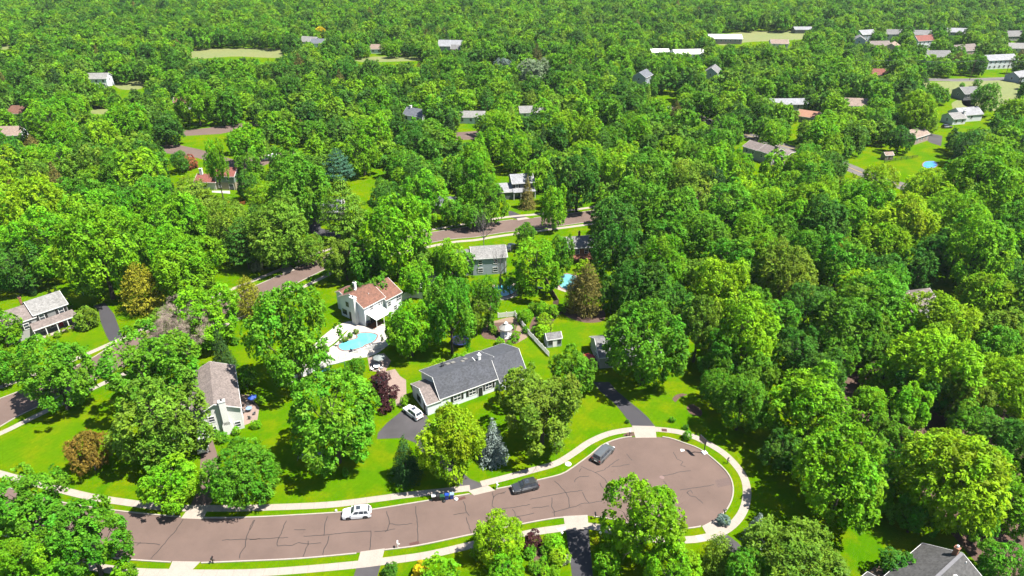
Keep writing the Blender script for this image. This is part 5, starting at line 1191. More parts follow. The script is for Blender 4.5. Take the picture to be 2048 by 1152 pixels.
def trunk(name, seed, form, m, rad=.021):
    rg = random.Random(seed); mb = MB()
    if form in 'spja':
        mb.tube([(0, 0, -.01), (.004, 0, .5), (0, .003, .95)], [rad * .9, rad * .55, rad * .12], 7)
        if form == 'p':
            for k in range(16):
                a = rg.uniform(0, 6.28); z = .25 + .65 * k / 16; r = .42 * (1 - (z - .2) * .8)
                mb.tube([(0, 0, z), (r * .5 * math.cos(a), r * .5 * math.sin(a), z + .03), (r * math.cos(a), r * math.sin(a), z + .055)], [rad * .3, rad * .2, rad * .08], 4)
    elif form == 'b':
        for k in range(4):
            a = k * 1.6 + rg.uniform(0, .5); mb.tube([(.02 * math.cos(a), .02 * math.sin(a), -.01), (.12 * math.cos(a), .12 * math.sin(a), .3), (.24 * math.cos(a), .24 * math.sin(a), .6)], [.02, .014, .006], 5)
    else:
        fork = {'m': .24, 'o': .22, 'w': .2, 'f': .2, 't': .45, 'd': .34}.get(form, .25)
        mb.tube([(0, 0, -.01), (.006, .004, fork * .5), (0, .008, fork), (.012, 0, fork + .22), (.0, .012, .74)], [rad * 1.35, rad, rad * .86, rad * .55, rad * .22], 8)
        nb = {'m': 9, 'o': 13, 'w': 14, 'f': 10, 't': 8, 'd': 15}.get(form, 8)
        def grow(p, d, ln, r, lev):
            pts, rs = [p], [r]; q = Vector(p); dd = Vector(d)
            for i in range(3):
                dd = (dd + Vector((rg.uniform(-.28, .28), rg.uniform(-.28, .28), rg.uniform(-.06, .28)))).normalized(); q = q + dd * ln / 3; pts.append(tuple(q)); rs.append(r * (1 - .28 * (i + 1)))
            mb.tube(pts, rs, 5 if lev < 2 else 4)
            if lev < (3 if form == 'd' else 2):
                for _ in range(3 if form != 'd' else 4):
                    i = rg.choice((1, 2, 3)); nd_ = (dd + Vector((rg.uniform(-1, 1), rg.uniform(-1, 1), rg.uniform(-.2, .7))) * .8).normalized(); grow(pts[i], nd_, ln * rg.uniform(.45, .7), rs[i] * .7, lev + 1)
        for k in range(nb):
            a = 2.4 * k + rg.uniform(-.4, .4); z = fork + (.62 - fork) * k / nb; up = .45 + .9 * k / nb
            grow((0, 0, z), Vector((math.cos(a), math.sin(a), up)).normalized(), (.46 - .2 * k / nb) * (.8 if form == 't' else 1), rad * (.6 - .25 * k / nb), 1)
    me_o = mb.build(name, m); me = me_o.data; bpy.data.objects.remove(me_o); return me
PROTO = {}
def proto(form, lod, v):
    k = (form, lod, v)
    if k not in PROTO:
        sd = 17 * ord(form) + 5 * v + 131
        if form == 'd': PROTO[k] = (None, trunk('trunk', sd, 'd', BARKW, .016))
        else:
            nc, cs = {0: (15500, .0148), 1: (6200, .0215), 2: (1700, .036)}[lod]
            if form == 'b': nc, cs = {0: (3600, .030), 1: (1500, .045), 2: (600, .07)}[lod]
            if form == 'h': nc, cs = 2600, .032
            if form in 'spja':
                nc, cs = {0: (11000, .0165), 1: (5000, .024), 2: (1500, .04)}[lod]
                if form == 'a': nc, cs = nc // 2, cs * 1.6
                cm_ = conifer('crown', sd, form, nc, cs, NEEDLE)
            else: cm_ = broad('crown', sd, form, nc, cs, LEAF, {'b': .02, 'h': .0, 't': .36, 'o': .2, 'w': .25}.get(form, .15))
            PROTO[k] = (cm_, trunk('trunk', sd, form, BARK) if form != 'h' else None)
    return PROTO[k]
TONE = {'B': ((0.095, 0.255, 0.0055), 'bright green'), 'V': ((0.121, 0.277, 0.0055), 'fresh green'), 'Y': ((0.141, 0.281, 0.0055), 'yellow-green'), 'M': ((0.068, 0.202, 0.0088), 'mid green'), 'D': ((0.040, 0.132, 0.0110), 'dark green'), 'O': ((0.101, 0.196, 0.0132), 'olive green'), 'K': ((.022, .064, .013), 'blackish green'),
        'C': ((.150, .125, .018), 'copper leaved'), 'G': ((.150, .165, .010), 'golden green'), 'S': ((.135, .185, .165), 'silvery'), 'P': ((.048, .017, .018), 'purple leaved'), 'R': ((.110, .105, .024), 'bronze green'), 'W': ((.17, .22, .12), 'pale flowering'), 'L': ((.42, .38, .010), 'lemon yellow'), 'N': ((.045, .120, .070), 'bluish green'), 'E': ((.24, .205, .165), 'bare grey'), 'T': ((.24, .085, .04), 'rust red')}
FORM = {'m': ('broadleaf_tree', 'round-crowned tree', 1.0), 'o': ('broadleaf_tree', 'open-crowned tree', 1.0), 'f': ('broadleaf_tree', 'feathery tree', 1.05), 't': ('broadleaf_tree', 'slender tree', 2.1), 'p': ('pine_tree', 'layered pine', 1.5), 's': ('spruce_tree', 'conical spruce', 1.75), 'j': ('juniper_tree', 'broad juniper', 1.5), 'a': ('arborvitae', 'narrow arborvitae', 3.0), 'b': ('shrub', 'shrub', .85), 'h': ('clipped_shrub', 'clipped round shrub', .85), 'd': ('dead_tree', 'leafless tree', 1.5), 'w': ('dead_tree', 'twiggy leafless tree', .95)}
TREES = []           # dicts: x y w h form tone label px
def survey(cx, top, w, form, asp=None):
    asp = asp or FORM[form][2]; wm = 10.0
    for _ in range(12):
        h = asp * wm
        if form in 'moftw': h = min(max(h, 2.0), 25.0)
        if form in 'mofwbh':           # a rounded crown: its outline, not its summit, is what meets the sight line
            z0 = {'b': .02, 'h': 0, 'o': .2, 'w': .25}.get(form, .15); hc = (1 + z0) / 2 * h; a = (1 - z0) / 2 * h; ext = top
            for _k in range(6):
                p = U(cx, ext, hc); d = J(p.x, p.y, hc)[2]; dep = math.atan2(CAM_H - hc, math.hypot(p.x, p.y))
                ext = top + 1.03 * math.hypot(a * math.cos(dep), wm / 2 * math.sin(dep)) * FPX / d
        else:
            p = U(cx, top, h * .97)
        d = J(p.x, p.y, h * .6)[2]; wm = w * d / FPX
    return p.x, p.y, wm, h
def T_(cx, top, w, ft, label=None, asp=None):
    x, y, wm, h = survey(cx, top, w, ft[0], asp)
    TREES.append(dict(x=x, y=y, w=wm, h=h, f=ft[0], t=ft[1], label=label, px=w, cx=cx, top=top, man=True))
for r in [
 # along the near edge and round the first street
 (55, 935, 185, 'oM', 'airy mid green tree overhanging the street at the frame corner'), (170, 985, 190, 'oM', 'airy mid green tree reaching over the brown street near the corner'), (20, 1050, 130, 'oB'), (115, 1068, 125, 'mB'), (248, 1122, 52, 'bB', 'bright round shrub at the verge end by the bottom kerb'),
 (176, 857, 93, 'fC', 'copper leaved tree alone on the bright lawn', 1.0), (318, 738, 208, 'mO', 'large dense olive maple in front of the taupe roofed house', .95), (343, 903, 132, 'mB', 'bright small spreading tree beside the brown drive by the street', .85), (480, 876, 148, 'fM', 'mid green feathery tree between the brown drive and the hammock', .9),
 (108, 670, 162, 'mM', 'large mid green maple between the second street and the bright lawn'), (305, 645, 196, 'oM', 'airy tree with pale limbs between the second street and the olive maple', .9), (430, 655, 56, 'sK', None, 1.8), (365, 596, 128, 'wE', 'leafless grey twiggy tree beside the second street', .95), (330, 610, 95, 'oO'), (268, 528, 88, 'jG', 'golden juniper with pointed top by the curved dark driveway', 1.25), (488, 553, 68, 'jG', 'golden juniper beside the second street kerb near the bright maple', 1.35), (408, 560, 145, 'mB', 'bright green maple at the bend of the second street', .95),
 (583, 556, 186, 'mM', 'big mid green maple beside the white pool deck', 1.3), (662, 722, 206, 'mM', 'big maple shading the hammock on the front lawn', 1.12), (712, 712, 44, 'fM'), (690, 935, 16, 'bM', 'young shrub at the foot of the maple trunk', 1.3),
 (820, 598, 112, 'mB', 'bright maple between the kidney pool and the white patio cover', 1.1), (800, 625, 75, 'mM'), (900, 548, 118, 'oM', 'airy tall tree behind the trampoline', 1.5), (952, 592, 66, 'oO', None, 1.3), (870, 560, 70, 'oM'), (975, 560, 60, 'tM', None, 2.0),
 (905, 797, 152, 'fY', 'yellow-green spreading tree between the gambrel house and the bins', 1.22), (985, 838, 72, 'sS', 'silver blue spruce between the yellow-green tree and the olive tree', 1.5), (805, 873, 74, 'sK', 'blackish conical spruce on the front lawn by the sidewalk', 1.5),
 (1085, 735, 185, 'oO', 'wide olive tree in front of the gambrel house beside the verge', .9), (1040, 725, 95, 'oO'), (1145, 693, 108, 'mM', 'dense rounded tree between the blue shed and the olive tree', 1.0), (1290, 590, 184, 'mM', 'twin peaked maple over the deck with the red umbrella', 1.05), (1255, 606, 90, 'mM'),
 (1178, 526, 70, 'jR', 'tall bronze juniper on the mulch behind the picket fence garden', 1.75), (1150, 545, 42, 'jR', 'slim bronze juniper next to the taller bronze juniper', 2.3),
 (1290, 948, 182, 'mV', 'tall bright maple at the near edge of the bulb by the grey drive', 1.15), (1348, 1082, 128, 'mV', 'bright low maple at the bottom edge beside the tall bright maple'), (1215, 1085, 70, 'mB'), (998, 1023, 100, 'fY', 'yellow-green tree beside the near sidewalk left of the flower bed'.replace('left of', 'before'), 1.15), (1012, 1098, 85, 'mB'), (960, 1080, 40, 'bY'),
 (882, 1116, 105, 'bB', 'bright broad shrub behind the lemon yellow shrub'), (840, 1124, 38, 'bL', 'lemon yellow shrub at the bottom edge on the shaded lawn'), (780, 1124, 34, 'bD', 'dark clipped shrubs pair beside the worn driveway'), (1065, 1060, 42, 'bP', 'purple leaved shrub at the edge of the flower bed'), (1050, 1072, 22, 'bP'),
 (1108, 1066, 46, 'bB'), (1090, 1088, 24, 'bM'), (1118, 1092, 44, 'bY'), (1088, 1110, 28, 'bB'), (1112, 1128, 30, 'hB', 'bright clipped dome beside the grey driveway'), (1092, 1130, 28, 'bB'), (1128, 1104, 28, 'bW'), (1060, 1090, 30, 'bM'), (1070, 1120, 30, 'bM'), (1192, 1076, 12, 'bL'),
 (1448, 1026, 28, 'bS', 'blue-grey shrub beside the dark mailbox at the bulb'), (1445, 1072, 75, 'jO', None, 1.3), (1583, 1033, 205, 'fO', 'wide feathery olive tree at the bottom edge below the bulb', .8), (1522, 1028, 58, 'sS', None, 1.3), (1500, 1085, 110, 'fM'), (1650, 1085, 100, 'fO'),
 (1615, 724, 195, 'mB', 'broad bright crown at the edge of the wood facing the bulb', .95), (1690, 832, 228, 'mB', None, 1.0), (1570, 850, 100, 'mD'), (1895, 842, 235, 'fY', 'wide yellow-green tree at the edge of the wood above the dark roof', .95), (1832, 885, 85, 'mB'), (1790, 1088, 80, 'mD', None, .9), (2010, 1075, 110, 'mM'), (1770, 880, 110, 'mM'), (2030, 960, 120, 'mB'), (1960, 1010, 90, 'oM'), (1740, 900, 120, 'mM'), (1830, 985, 90, 'oM'),
 # the wood
 (1500, 588, 150, 'mV', None, 1.15), (1398, 588, 108, 'oO', None, 1.4), (1345, 565, 95, 'mD', None, 1.45), (1440, 655, 95, 'mM', None, 1.2), (1300, 520, 95, 'mD', None, 1.3), (1225, 545, 60, 'mD', None, 1.5), (1590, 650, 108, 'mD', None, 1.0), (1700, 572, 155, 'mM', None, 1.0), (1790, 598, 110, 'mB'), (1880, 582, 135, 'fY'), (1866, 643, 185, 'fY', None, .95), (1998, 610, 120, 'fO'), (2010, 705, 130, 'fY', None, 1.1), (1768, 710, 88, 'mB'), (1850, 728, 110, 'oD'), (1930, 725, 120, 'fO'), (1577, 552, 50, 'jR', 'brownish thin conifer standing among the woodland crowns', 1.8), (1510, 700, 110, 'oM'), (1470, 640, 90, 'mM'), (1945, 800, 100, 'mM'), (1680, 670, 90, 'mM'), (1750, 655, 90, 'mM'),
 (1785, 825, 90, 'oM'), (2045, 840, 90, 'mB'), (1640, 640, 80, 'oO'),
 # behind the second street, bright maples on the left
 (195, 412, 172, 'mB', 'tallest bright maple with visible trunk beyond the porch lawn', 1.15), (95, 415, 145, 'mB'), (185, 382, 130, 'mB'), (352, 382, 140, 'mB'), (375, 472, 150, 'fB', None, .9), (340, 445, 110, 'fB'), (478, 440, 85, 'pD', None, 1.3), (450, 395, 90, 'fO'), (72, 350, 145, 'fY'), (20, 480, 110, 'mD'), (160, 345, 105, 'mM'), (282, 298, 105, 'mY'), (235, 300, 105, 'mM'), (312, 348, 90, 'mM'), (375, 352, 85, 'pO', None, 1.2), (422, 283, 46, 'tB', 'slender tall tree with a bare trunk before the sage green house', 2.75), (494, 340, 55, 'mD', 'dark round tree beside the sage green house', 1.15), (405, 430, 70, 'mM'), (20, 410, 80, 'mB'), (268, 430, 90, 'mB'),
 (595, 305, 155, 'mM', None, 1.0), (553, 395, 148, 'fO', None, .95), (680, 360, 88, 'pO', 'layered pine with a bare lower trunk beside the second street', 1.55), (672, 298, 60, 'pN', None, 1.4), (790, 388, 148, 'mB', 'tall dense maple with dark trunk beside the second street', 1.2), (852, 342, 108, 'mB'), (770, 356, 56, 'mM'), (688, 468, 100, 'oO', None, .95), (740, 500, 70, 'oD'), (950, 308, 90, 'mB', None, 1.2), (982, 358, 72, 'mM', None, 1.35), (903, 478, 92, 'mB'), (838, 490, 70, 'fO'), (966, 415, 55, 'dE', 'tall bare tree standing by the second street', 2.0), (1000, 480, 50, 'dE', 'tall bare trunk beside the pale blue house', 2.6), (875, 500, 60, 'oB'), (668, 500, 60, 'oM'), (735, 470, 85, 'mM', None, 1.2), (930, 500, 55, 'mM'), (715, 560, 60, 'mD'), (755, 545, 70, 'mM'), (830, 520, 75, 'mB'), (770, 430, 70, 'fM'), (905, 395, 60, 'mM'), (945, 400, 60, 'mM'), (620, 470, 60, 'fO'), (560, 470, 70, 'mM'), (700, 425, 60, 'mB'), (1020, 545, 45, 'oM'), (925, 555, 60, 'oM', None, 1.3), (530, 470, 60, 'fM'), (520, 430, 70, 'mM'),
 (1055, 352, 40, 'sR', 'bronze conifer on the lawn before the slate blue house', 1.75), (1078, 312, 72, 'mB'), (1155, 303, 108, 'oD', None, 1.15), (1107, 368, 66, 'mB', 'tall bright tree on the verge of the second street', 1.5), (1050, 442, 58, 'oM'), (1073, 472, 108, 'mB', None, 1.15), (1122, 465, 62, 'mM', None, 1.5), (1208, 345, 26, 'bP', 'purple shrub behind the second street', 1.1), (1240, 303, 82, 'fY'), (1290, 300, 125, 'mM'), (1378, 318, 110, 'mO'), (1275, 352, 125, 'mM'), (1422, 288, 86, 'mB'), (1232, 395, 125, 'mD'), (1238, 436, 110, 'mD', None, 1.35), (1350, 372, 125, 'mM'), (1402, 418, 130, 'mM'), (1328, 432, 115, 'mM'), (1328, 468, 108, 'mB', None, 1.2), (1437, 506, 130, 'mY', None, 1.1), (1418, 548, 90, 'mY'), (1455, 360, 110, 'mM'), (1462, 470, 110, 'mM'), (1166, 517, 25, 'bY', 'yellow-green shrub at the corner of the brick house', 1.0), (1262, 520, 90, 'mD', None, 1.3), (1320, 540, 85, 'mM', None, 1.2),
 (1550, 300, 70, 'mB'), (1610, 303, 74, 'fB'), (1545, 241, 60, 'mB'), (1672, 303, 46, 'jD', None, 1.4), (1762, 328, 66, 'fY'), (1858, 338, 105, 'fY'), (1958, 288, 165, 'mB', None, 1.05), (1622, 358, 125, 'fY'), (1732, 353, 125, 'mB'), (1588, 388, 110, 'mB'), (1642, 385, 125, 'mD'), (1705, 395, 105, 'mB'), (1812, 382, 130, 'fY'), (1905, 378, 120, 'fB'), (1955, 420, 155, 'mB', None, 1.1), (1802, 440, 72, 'mB', None, 1.15), (1682, 468, 110, 'mM'), (1558, 428, 95, 'mM'), (1696, 475, 46, 'jG', 'golden conifer above the red shed in the wood', 1.3), (1575, 485, 132, 'fO'), (1650, 500, 62, 'mB', 'bright maple before the red umbrella', 1.2), (1765, 505, 105, 'mD'), (1840, 498, 88, 'mD'), (1748, 532, 150, 'fM'), (1968, 538, 120, 'fY'), (1872, 460, 100, 'mD'), (1500, 425, 105, 'mB'), (1515, 375, 90, 'fB'), (1995, 480, 100, 'mD'), (1610, 450, 100, 'mM'), (1905, 440, 70, 'fM'), (1545, 520, 80, 'mM'),
 # mid distance marks
 (1836, 183, 94, 'fY', 'round pale yellow-green willow above the brown cottage', .95), (1802, 250, 56, 'mD'), (1065, 116, 76, 'mW', 'large tree with pale blossom above the brown far street', .8), (1008, 116, 40, 'mS'), (642, 54, 25, 'mL', 'lemon yellow tree beside the white farmhouse', 1.0), (490, 245, 88, 'mB'), (390, 160, 90, 'mB'), (100, 205, 100, 'mB'), (250, 205, 85, 'fB'), (1975, 165, 66, 'mM'), (1480, 300, 70, 'mB'), (1170, 195, 50, 'mD'), (1640, 235, 80, 'mB'), (1090, 195, 60, 'mB'), (750, 225, 85, 'mB'), (690, 115, 60, 'mD'), (560, 120, 70, 'mD'), (440, 330, 40, 'mM'), (360, 300, 45, 'mD'), (500, 300, 60, 'mM', None, 1.2), (560, 290, 60, 'mM'), (378, 310, 34, 'bT', 'rust red shrub on the lawn by the far brown street', .8), (1820, 240, 24, 'mP', None, 1.0),
 # gardens
 (1050, 616, 34, 'bB', 'tall bright shrub behind the picket fence corner'), (1082, 600, 34, 'bB'), (1066, 604, 22, 'bM'), (1090, 628, 40, 'bY'), (1084, 645, 36, 'bY'), (1068, 652, 16, 'bM'), (1112, 628, 10, 'hM'), (1105, 608, 30, 'bB'), (1122, 606, 22, 'bB'), (1052, 652, 16, 'bM'), (1030, 664, 22, 'bB'), (1018, 680, 18, 'bB'), (1000, 674, 20, 'bB'), (990, 655, 16, 'bO'), (985, 648, 18, 'bM'), (1024, 648, 12, 'bM'), (978, 625, 30, 'oM', None, 1.3), (1187, 684, 16, 'bY'), (1076, 632, 12, 'bD'),
 (918, 704, 50, 'bB', 'bright shrub behind the gambrel roof by the trampoline'), (868, 722, 22, 'bY'), (880, 715, 20, 'bY'), (760, 741, 46, 'bP', 'spreading purple leaved shrub beside the teal umbrella'), (776, 768, 44, 'bP', 'upright purple leaved shrub by the pink terrace'), (770, 800, 30, 'bP'), (809, 789, 22, 'mB', 'little round tree at the corner of the gambrel garage', 1.1), (784, 797, 20, 'mB', 'little round tree at the drive beside the purple shrub', 1.1), (778, 738, 20, 'dE', 'little leafless tree between the terrace and the bright maple', 1.3),
 (100, 667, 15.5, 'hY', 'clipped ball shrub before the porch, lowest of the row'), (115.5, 661, 15.5, 'hY', 'clipped ball shrub before the porch, second in the row'), (128.5, 655.5, 15, 'hY', 'clipped ball shrub before the porch, third in the row'), (141, 650.5, 14, 'hY', 'clipped ball shrub before the porch, topmost of the row'),
 (173, 612, 50, 'bO', 'pale olive shrub between the porch and the curved driveway'), (158, 640, 22, 'bM'), (133, 600, 18, 'bB'), (0, 618, 84, 'mB'), (34, 690, 62, 'fB'), (-8, 700, 80, 'mM'),
 (26, 553, 14, 'aK', None, 2.6), (35, 555, 14, 'aK', None, 2.6), (43, 557, 14, 'aK', None, 2.5), (51, 556, 15, 'aK', None, 2.5), (60, 566, 13, 'aK', None, 2.3), (96, 576, 9, 'sK', None, 1.6), (108, 571, 10, 'sK', None, 1.8),
 (445, 862, 26, 'bM', 'dark shrub at the foot of the broad white chimney'), (430, 858, 20, 'bM'), (472, 852, 20, 'bB'), (512, 838, 22, 'bB'), (520, 790, 20, 'bY'), (490, 730, 50, 'mM'), (470, 672, 20, 'bM'), (690, 672, 14, 'bO'), (700, 664, 14, 'bM'), (712, 657, 12, 'bO'), (652, 690, 16, 'bO'), (515, 520, 26, 'bW', 'white flowering shrub beside the second street sidewalk'), (540, 510, 30, 'bM'), (585, 505, 30, 'bM'),
 (1375, 860, 22, 'bM'), (1372, 848, 12, 'bD'), (1640, 680, 20, 'bB'), (1925, 165, 12, 'bM'), (1955, 158, 18, 'bM'), (1345, 832, 14, 'bM'), (1255, 838, 10, 'bD'),
]:
    T_(*r)
T_(790, 1132, 26, 'hD', 'dark clipped dome by the worn driveway at the bottom edge')

# keep sight of what the photograph shows between the crowns
NEAR_DONE = [(-400, 575), (230, 565), (480, 520), (650, 470), (800, 440), (1180, 410), (1215, 560), (1380, 690), (1440, 850), (1560, 1000), (1760, 1050), (2100, 1300), (2100, 1500), (-400, 1500)]
CLEAR = [[(860, 440), (1000, 425), (1190, 405), (1190, 450), (870, 490)], [(1003, 342), (1062, 342), (1076, 430), (1010, 440)], [(394, 328), (482, 328), (492, 405), (400, 425)], [(340, 335), (400, 330), (400, 380), (345, 372)], [(325, 290), (400, 298), (480, 318), (590, 298), (590, 325), (450, 350), (330, 312)], [(375, 250), (515, 238), (515, 258), (380, 272)],
         [(622, 378), (735, 375), (735, 440), (690, 480), (620, 480)], [(720, 342), (762, 338), (752, 368), (722, 366)], [(878, 372), (908, 372), (908, 402), (880, 402)], [(865, 425), (910, 415), (955, 450), (890, 465)], [(1478, 280), (1582, 280), (1582, 338), (1530, 338), (1478, 308)], [(1688, 322), (1742, 330), (1742, 362), (1688, 348)], [(1795, 358), (1822, 363), (1815, 380), (1795, 372)], [(1488, 266), (1524, 270), (1518, 292), (1488, 280)], [(1398, 230), (1428, 230), (1424, 247), (1400, 245)],
         [(1690, 322), (1735, 288), (1835, 285), (1838, 320), (1780, 347), (1740, 335)], [(1838, 312), (1888, 312), (1888, 342), (1838, 342)], [(383, 95), (560, 93), (560, 117), (383, 117)], [(712, 112), (842, 112), (842, 123), (712, 123)], [(1438, 66), (1607, 58), (1607, 82), (1438, 92)], [(1900, 163), (2040, 158), (2040, 196), (1930, 218), (1900, 210)], [(1872, 215), (1925, 203), (1930, 238), (1880, 248)], [(1855, 148), (2048, 146), (2048, 166), (1855, 166)], [(0, 86), (20, 88), (18, 100), (0, 100)], [(228, 163), (287, 161), (282, 180), (238, 180)], [(190, 213), (218, 216), (216, 230), (180, 228)],
         [(920, 260), (955, 262), (950, 280), (922, 278)], [(1830, 262), (1890, 266), (1890, 292), (1830, 288)], [(1880, 232), (1985, 222), (1985, 256), (1880, 262)], [(100, 525), (0, 535), (0, 560), (120, 570)], [(1515, 320), (1540, 300), (1550, 335)], [(1648, 505), (1690, 505), (1690, 530), (1640, 545)], [(1875, 525), (1935, 525), (1935, 592), (1880, 592)], [(1135, 455), (1200, 455), (1200, 520), (1135, 520)], [(1320, 185), (1350, 185), (1350, 200), (1320, 200)]]
rg = random.Random(11)
HP = []
for hx, hy, hr in HOUSE_AT:
    for f in (-.6, 0, .6):
        for z in (2.0, 4.8): a = J(hx + f * hr, hy - hr * .3, z); HP.append((a[0], a[1], hy))
cell = {}
def put(x, y, w): cell.setdefault((int(x // 12), int(y // 12)), []).append((x, y, w))
def crowded(x, y, w, k=.43):
    i, j = int(x // 12), int(y // 12)
    for a in (-2, -1, 0, 1, 2):
        for b in (-2, -1, 0, 1, 2):
            for q in cell.get((i + a, j + b), ()):
                if (q[0] - x) ** 2 + (q[1] - y) ** 2 < (k * (q[2] + w)) ** 2: return True
    return False
for t in TREES:
    if t['f'] not in 'bh': put(t['x'], t['y'], t['w'])
def blocked(x, y, w, h):
    bx, by, _ = J(x, y, 0)
    if ipoly(bx, by, NEAR_DONE): return True
    cx, cy, d = J(x, y, h * .58); r = w / 2 * FPX / d; tx, ty, _ = J(x, y, h * .95); ry = max(4, cy - ty)
    pts = [(cx, cy), (bx, by), (tx, ty)] + [(cx + r * .92 * math.cos(a), cy + ry * .92 * math.sin(a)) for a in (0, .79, 1.57, 2.36, 3.14, 3.93, 5.5)]
    for P in CLEAR:
        x0, x1 = min(q[0] for q in P), max(q[0] for q in P); y0, y1 = min(q[1] for q in P), max(q[1] for q in P)
        if cx + r < x0 or cx - r > x1 or cy + ry < y0 or by < y0 and ty > y1: continue
        if any(ipoly(a, b, P) for a, b in pts): return True
        if any((a - cx) ** 2 / (r * r) + (b - cy) ** 2 / (ry * ry) < .9 for a, b in P): return True
    for a, b, hy in HP:
        if y < hy + 4 and (a - cx) ** 2 / (r * r * .8) + (b - cy) ** 2 / (ry * ry * .8) < 1: return True
    for hx, hy, hr in HOUSE_AT:
        if (hx - x) ** 2 + (hy - y) ** 2 < (hr + w * .25) ** 2: return True
    return False
AUTO = []
def wave(x, y): return math.sin(x * .021 + 1.3 * math.sin(y * .013)) + math.sin(y * .027 + 1.7 * math.sin(x * .011 + 2))
for k in range(95000):
    y = math.sqrt(rg.uniform(70 ** 2, 905 ** 2)); x = rg.uniform(-1, 1) * (.79 * y + 24)
    small = k > 60000
    w = rg.uniform(8.0, 13.5) if not small else rg.uniform(5.5, 8.5)
    if y > 430 and not small: w *= .95
    h = w * rg.uniform(.95, 1.3) if not small else w * rg.uniform(1.0, 1.5); h = min(h, 17)
    if crowded(x, y, w, .37) or blocked(x, y, w, h): continue
    put(x, y, w); g_ = wave(x, y); u_ = rg.random(); cx, cy, d = J(x, y, h * .6)
    con = u_ < (.13 if g_ < -.6 else .05)
    if con: f, tn = rg.choice('psj'), rg.choice('KDOR')
    else: f, tn = rg.choice('mmmoff'), rg.choices('BYMDOK', (3.0, 1.6 + .9 * g_, 3.0, 1.6 - .6 * g_, 1.2, .25))[0]
    if con: w *= .62; h = max(h, w * 1.5)
    AUTO.append(dict(x=x, y=y, w=w * 1.08, h=h, f=f, t=tn, label=None, px=w * FPX / d, cx=cx, top=J(x, y, h)[1], man=False))
n_man = sum(t['man'] and FORM[t['f']][0] == 'broadleaf_tree' for t in TREES)
AUTO.sort(key=lambda t: -t['px'] * (1 if -10 < t['cx'] < 2058 else .2))
quota = {'broadleaf_tree': max(0, 296 - n_man)}; FAR = []
for t in AUTO:
    nm = FORM[t['f']][0]; q = quota.get(nm, 60)
    if q > 0 and t['px'] > 15: quota[nm] = q - 1; TREES.append(t)
    else: FAR.append(t)

# what each tree is called: its look, then the neighbours one can find in the picture
bulb = U(1330, 960)
LANDMARK += [(*U(1405, 905).xy, 'the basketball hoop'), (*U(622, 917).xy, 'the hammock'), (*U(890, 998).xy, 'the kerbside bins'), (*U(713, 1038).xy, 'the white car on the street'), (*U(920, 687).xy, 'the trampoline'), (*U(1176, 730).xy, 'the red umbrella'), (*U(475, 408).xy, 'the orange rail fence'), (*U(1666, 530).xy, 'the red roofed woodland shed'), (*U(1713, 341).xy, 'the grey road'), (*U(472, 106).xy, 'the tan meadow'), (*U(775, 118).xy, 'the bright green meadow'), (*U(1530, 75).xy, 'the hay field'), (*U(1960, 190).xy, 'the pale open lawn'), (*U(1190, 1038).xy, 'the slim black mailbox'), (*U(1123, 1086).xy, 'the lamp post by the flower bed'), (*U(1940, 160).xy, 'the far street poles'), (*U(450, 255).xy, 'the far brown street'), (*U(1650, 545).xy, 'the woodland red umbrella'), (*U(1480, 980).xy, 'the curved walk round the bulb'), (*U(225, 650).xy, 'the curved dark driveway'), (*U(1250, 810).xy, 'the dark bent driveway'), (*U(1862, 330).xy, 'the bright blue pool')]
def size_word(h): return 'very tall' if h > 17 else 'tall' if h > 13 else 'mid-sized' if h > 8.5 else 'small' if h > 3.5 else 'little'
def phrase(t):
    ds = sorted(((math.hypot(t['x'] - a, t['y'] - b), a, b, p) for a, b, p in LANDMARK)); d, a, b, p = ds[0]
    rel = 'in front of' if t['y'] < b - 5 else 'behind' if t['y'] > b + 5 else 'beside'
    if d > 45: rel = 'far ' + rel if rel != 'beside' else 'well away from'
    v = Vector((t['x'] - a, t['y'] - b)); tw = ''
    for d2, a2, b2, p2 in ds[1:14]:
        if p2 != p and Vector((a2 - a, b2 - b)).length > 4 and v.length > 1 and v.angle(Vector((a2 - a, b2 - b))) < .8: tw = ' towards ' + p2; break
    base = f"{size_word(t['h'])} {TONE[t['t']][1]} {FORM[t['f']][1]} {rel} {p}"
    return (base + tw if len((base + tw).replace('-', ' ').split()) <= 13 else base), d
by = {}
for t in TREES:
    if not t['label']: l, d = phrase(t); by.setdefault(l, []).append((d, t))
ORD = ['', ', second out', ', third out', ', fourth out', ', fifth out', ', sixth out', ', seventh out', ', eighth out', ', ninth out', ', tenth out']
for l, v in by.items():
    for i, (d, t) in enumerate(sorted(v, key=lambda q: q[0])): t['label'] = l + (ORD[i] if i < 10 else ', outermost'); t['dup'] = i
GROUP = {'broadleaf_tree': 'broadleaf trees of the suburb', 'pine_tree': 'pines among the broadleaf trees', 'spruce_tree': 'spruces among the broadleaf trees', 'juniper_tree': 'junipers in the gardens', 'arborvitae': 'arborvitae row beside the white house', 'shrub': 'garden shrubs', 'clipped_shrub': 'clipped garden shrubs', 'dead_tree': 'leafless trees'}
SINK = {}
